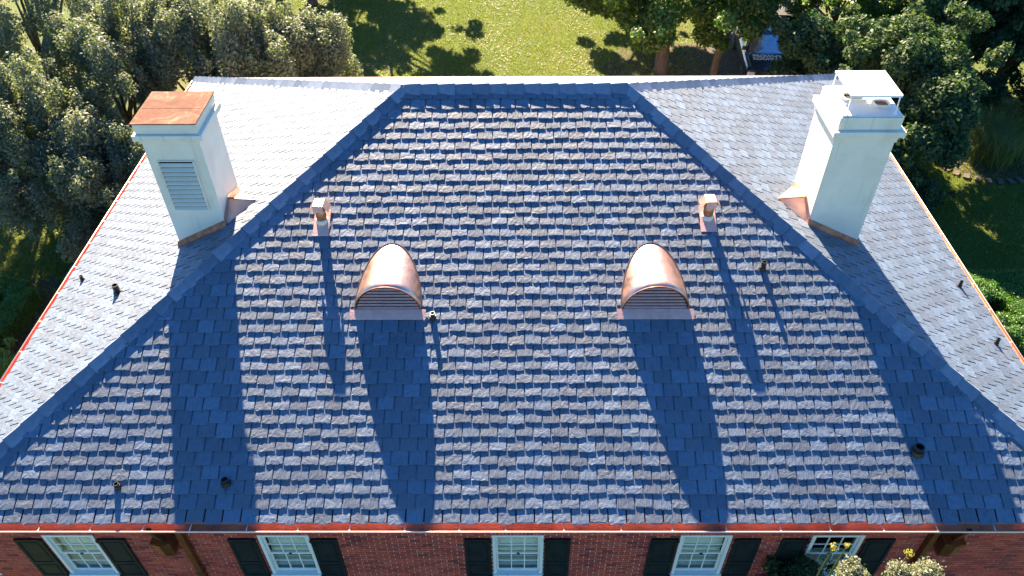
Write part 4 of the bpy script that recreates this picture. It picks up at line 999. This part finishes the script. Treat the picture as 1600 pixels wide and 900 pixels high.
# fallen leaves and grass tufts
def scatter(name, regions, L, m_, seed, z, tall=False, kind='stuff'):
    r = np.random.default_rng(seed); ps = []
    for (xa, xb, ya, yb, n, clump) in regions:
        p = np.stack([r.uniform(xa, xb, n), r.uniform(ya, yb, n)], 1)
        if clump:
            fld = np.sin(p[:, 0]*1.3+seed)+np.sin(p[:, 1]*1.1+p[:, 0]*.6)+r.normal(0, .8, n); p = p[fld > .2]
        ps.append(p)
    p = np.concatenate(ps); n = len(p)
    a = r.uniform(0, 6.28, n); s = r.uniform(.6, 1.3, n)*L
    dx, dy = np.cos(a)*s, np.sin(a)*s
    if tall:
        p = p+r.normal(0, 1.3, p.shape)
        P0 = np.stack([p[:, 0]-dx*.2, p[:, 1]-dy*.2, np.full(n, z)], 1); P1 = np.stack([p[:, 0]+dx*.2, p[:, 1]+dy*.2, np.full(n, z)], 1)
        P2 = np.stack([p[:, 0]+r.normal(0, L*.5, n), p[:, 1]+r.normal(0, L*.5, n), z+s], 1); V = np.stack([P0, P1, P2], 1).reshape(-1, 3); k = 3
    else:
        zz = z+r.uniform(.0, .02, n); t1 = r.uniform(-.3, .5, n)*s
        V = np.stack([np.stack([p[:, 0]-dx, p[:, 1]-dy, zz], 1), np.stack([p[:, 0]+dy*.6, p[:, 1]-dx*.6, zz+.01], 1), np.stack([p[:, 0]+dx, p[:, 1]+dy, zz+np.abs(t1)], 1), np.stack([p[:, 0]-dy*.6, p[:, 1]+dx*.6, zz+.01], 1)], 1).reshape(-1, 3); k = 4
    me = bpy.data.meshes.new(name); me.vertices.add(k*n); me.vertices.foreach_set('co', V.ravel()); me.loops.add(k*n)
    me.loops.foreach_set('vertex_index', np.arange(k*n, dtype=np.int32)); me.polygons.add(n); me.polygons.foreach_set('loop_start', np.arange(0, k*n, k, dtype=np.int32))
    me.update(calc_edges=True); at = me.attributes.new('tint', 'FLOAT', 'FACE'); at.data.foreach_set('value', r.random(n).astype(np.float32)); me.materials.append(M[m_]); me.validate()
    o_ = link(name, me, kind=kind); return o_
o_ = scatter('fallen_leaves', [(-12, 4, 24, 38, 9000, True), (4, 12, 25, 32, 2500, True), (-22, -10, 8, 20, 900, True), (12, 24, 14, 26, 1500, True)], .045, 'dry_leaf', 3, G+.02)
tagt(o_, 'dry leaves scattered over the lawn behind the house', 'leaves')
M['grass_blade'] = leafmat('grass_blade', [(.080, .120, .018), (.12, .16, .025), (.18, .20, .05), (.09, .13, .02)], .6, .4, .3)
o_ = scatter('grass_tufts', [(-13, 9, 24, 40, 150000, False), (-24, -10, 7, 20, 90000, False), (10, 24, 12, 24, 90000, False)], .07, 'grass_blade', 4, G, True)
tagt(o_, 'short green grass of the lawn around the house', 'grass')

# ------------------------------------------------------------------ truck
TX, TY = 11.35, 25.55; TR = math.radians(-6)
truck = thing('pickup_truck', 'dark blue pickup truck with white lettering on its hood parked under the trees', 'truck', (TX, TY, G), rz=TR)
q = MB()
def loft(mb, secs):
    n = len(secs[0]); vs = [p for s_ in secs for p in s_]
    fs = [(i*n+k, i*n+(k+1) % n, (i+1)*n+(k+1) % n, (i+1)*n+k) for i in range(len(secs)-1) for k in range(n)]
    fs += [tuple(range(n))[::-1], tuple((len(secs)-1)*n+k for k in range(n))]; mb.add(vs, fs)
def sec(y, hw, z0_, z1_, rd=.08): return [(-hw, y, z0_), (hw, y, z0_), (hw+.02, y, (z0_+z1_)/2), (hw, y, z1_-rd), (hw-rd, y, z1_), (-hw+rd, y, z1_), (-hw, y, z1_-rd), (-hw-.02, y, (z0_+z1_)/2)]
loft(q, [sec(.05, .93, .45, 1.02), sec(.18, .98, .40, 1.10), sec(1.35, 1.0, .38, 1.16), sec(3.1, 1.0, .38, 1.14), sec(5.4, .99, .42, 1.14), sec(5.5, .97, .5, 1.1)])
body = obj('body', q, M['truck'], truck, bevel=.03)
q = MB(); loft(q, [[(-.80, .22, 1.105), (.80, .22, 1.105), (.80, .22, 1.13), (-.80, .22, 1.13)], [(-.86, 1.38, 1.165), (.86, 1.38, 1.165), (.86, 1.38, 1.225), (-.86, 1.38, 1.225)]]); obj('hood', q, M['truck'], truck, bevel=.015)
def csec(z, y0_, y1_, hw): return [(-hw, y0_, z), (hw, y0_, z), (hw, y1_, z), (-hw, y1_, z)]
q = MB(); loft(q, [csec(1.12, 1.40, 3.3, .92), csec(1.82, 2.10, 3.15, .72), csec(1.88, 2.20, 3.05, .66)]); obj('cab', q, M['truck'], truck, bevel=.03)
q = MB(); q.add([(-.82, 1.42, 1.20), (.82, 1.42, 1.20), (.68, 2.05, 1.80), (-.68, 2.05, 1.80), (-.82, 1.40, 1.21), (.82, 1.40, 1.21), (.68, 2.03, 1.81), (-.68, 2.03, 1.81)], [(0, 3, 2, 1), (4, 5, 6, 7), (0, 1, 5, 4), (1, 2, 6, 5), (2, 3, 7, 6), (3, 0, 4, 7)]); obj('windshield', q, M['glass_sky_tone'], truck)
for sx_ in (-1, 1):
    q = MB(); q.prism([(sx_*.925, 1.62, 1.22), (sx_*.925, 3.1, 1.22), (sx_*.75, 2.98, 1.76), (sx_*.75, 2.25, 1.76)], (0, 0, 0), (sx_*.012, 0, .006)); obj('side_window', q, M['glass_sky_tone'], truck)
    q = MB(); q.box(sx_*.95-.10, sx_*.95+.10, 1.66, 1.74, 1.20, 1.36); obj('wing_mirror', q, M['black'], truck)
    q = MB(); q.box(sx_*.76-.17, sx_*.76+.17, -.012, .07, .74, .94); obj('headlight', q, M['lens'], truck, bevel=.02)
    for yy in (.95, 4.4):
        w_ = MB(); w_.tube([(sx_*.80, yy, .38), (sx_*1.03, yy, .38)], .38, 24); wo = obj('wheel', w_, M['tyre'], truck)
        w_ = MB(); w_.tube([(sx_*1.02, yy, .38), (sx_*1.045, yy, .38)], .22, 18); obj('rim', w_, M['chrome'], wo)
q = MB()
for k in range(4): q.box(-.56, .56, -.015, .05, .66+.085*k, .70+.085*k)
q.box(-.58, -.55, -.018, .05, .62, 1.0); q.box(.55, .58, -.018, .05, .62, 1.0); obj('grille', q, M['chrome'], truck)
q = MB(); q.box(-.99, .99, -.12, .06, .40, .60); obj('bumper', q, M['chrome'], truck, bevel=.04)
q = MB(); q.box(-.88, .88, 3.45, 5.38, 1.15, 1.155); obj('bed_floor', q, M['black'], truck)
def lettering(text, loc, size, parent):
    cu = bpy.data.curves.new('lettering', 'FONT'); cu.body = text; cu.size = size; cu.align_x = 'CENTER'; cu.extrude = .002; cu.offset = size*.035
    o_ = bpy.data.objects.new('lettering', cu); C.objects.link(o_); dg = bpy.context.evaluated_depsgraph_get()
    me = bpy.data.meshes.new_from_object(o_.evaluated_get(dg)); bpy.data.objects.remove(o_)
    me.materials.append(M['letter']); p = link('lettering', me, parent, loc=loc); p.rotation_euler = (math.radians(4.5), 0, 0); return p
lettering("BROWN'S", (.0, .98, 1.212), .29, truck); lettering('ROOFING', (.0, .72, 1.198), .29, truck)
# trailer behind the truck
tr_ = thing('utility_trailer', 'dark box trailer with a red end panel parked right of the truck', 'trailer', (13.1, 28.6, G), rz=math.radians(-4))
q = MB(); q.box(-.75, .75, 0, 2.2, .55, .62); q.box(-.75, .75, 0, .04, .62, 1.35); q.box(-.75, .75, 2.16, 2.2, .62, 1.35); q.box(-.75, -.71, .04, 2.16, .62, 1.35); q.box(.71, .75, .04, 2.16, .62, 1.35); obj('box', q, M['black'], tr_)
q = MB(); q.box(.752, .80, -.02, 2.22, .60, 1.38); obj('red_side', q, M['red'], tr_)
for sx_ in (-1, 1):
    w_ = MB(); w_.tube([(sx_*.80, 1.1, .3), (sx_*.98, 1.1, .3)], .30, 18); obj('wheel', w_, M['tyre'], tr_)
q = MB(); q.bar((0, 0, .55), (0, -1.0, .5), .08, .08); obj('drawbar', q, M['black'], tr_)
# pale box corner seen past the left gutter
ac = thing('air_conditioner', 'pale grey air conditioning unit just past the left gutter', 'air conditioner', (-14.42, 12.35, G))
q = MB(); q.box(-.33, .33, -.33, .33, .05, .75); obj('cabinet', q, M['white'], ac, bevel=.02)
q = MB(); q.tube([(0, 0, .752), (0, 0, .77)], .26, 20); obj('fan_grille', q, M['white'], ac)
q = MB(); q.box(-.5, .5, -.5, .5, 0, .05); obj('pad', q, M['paving'], ac)
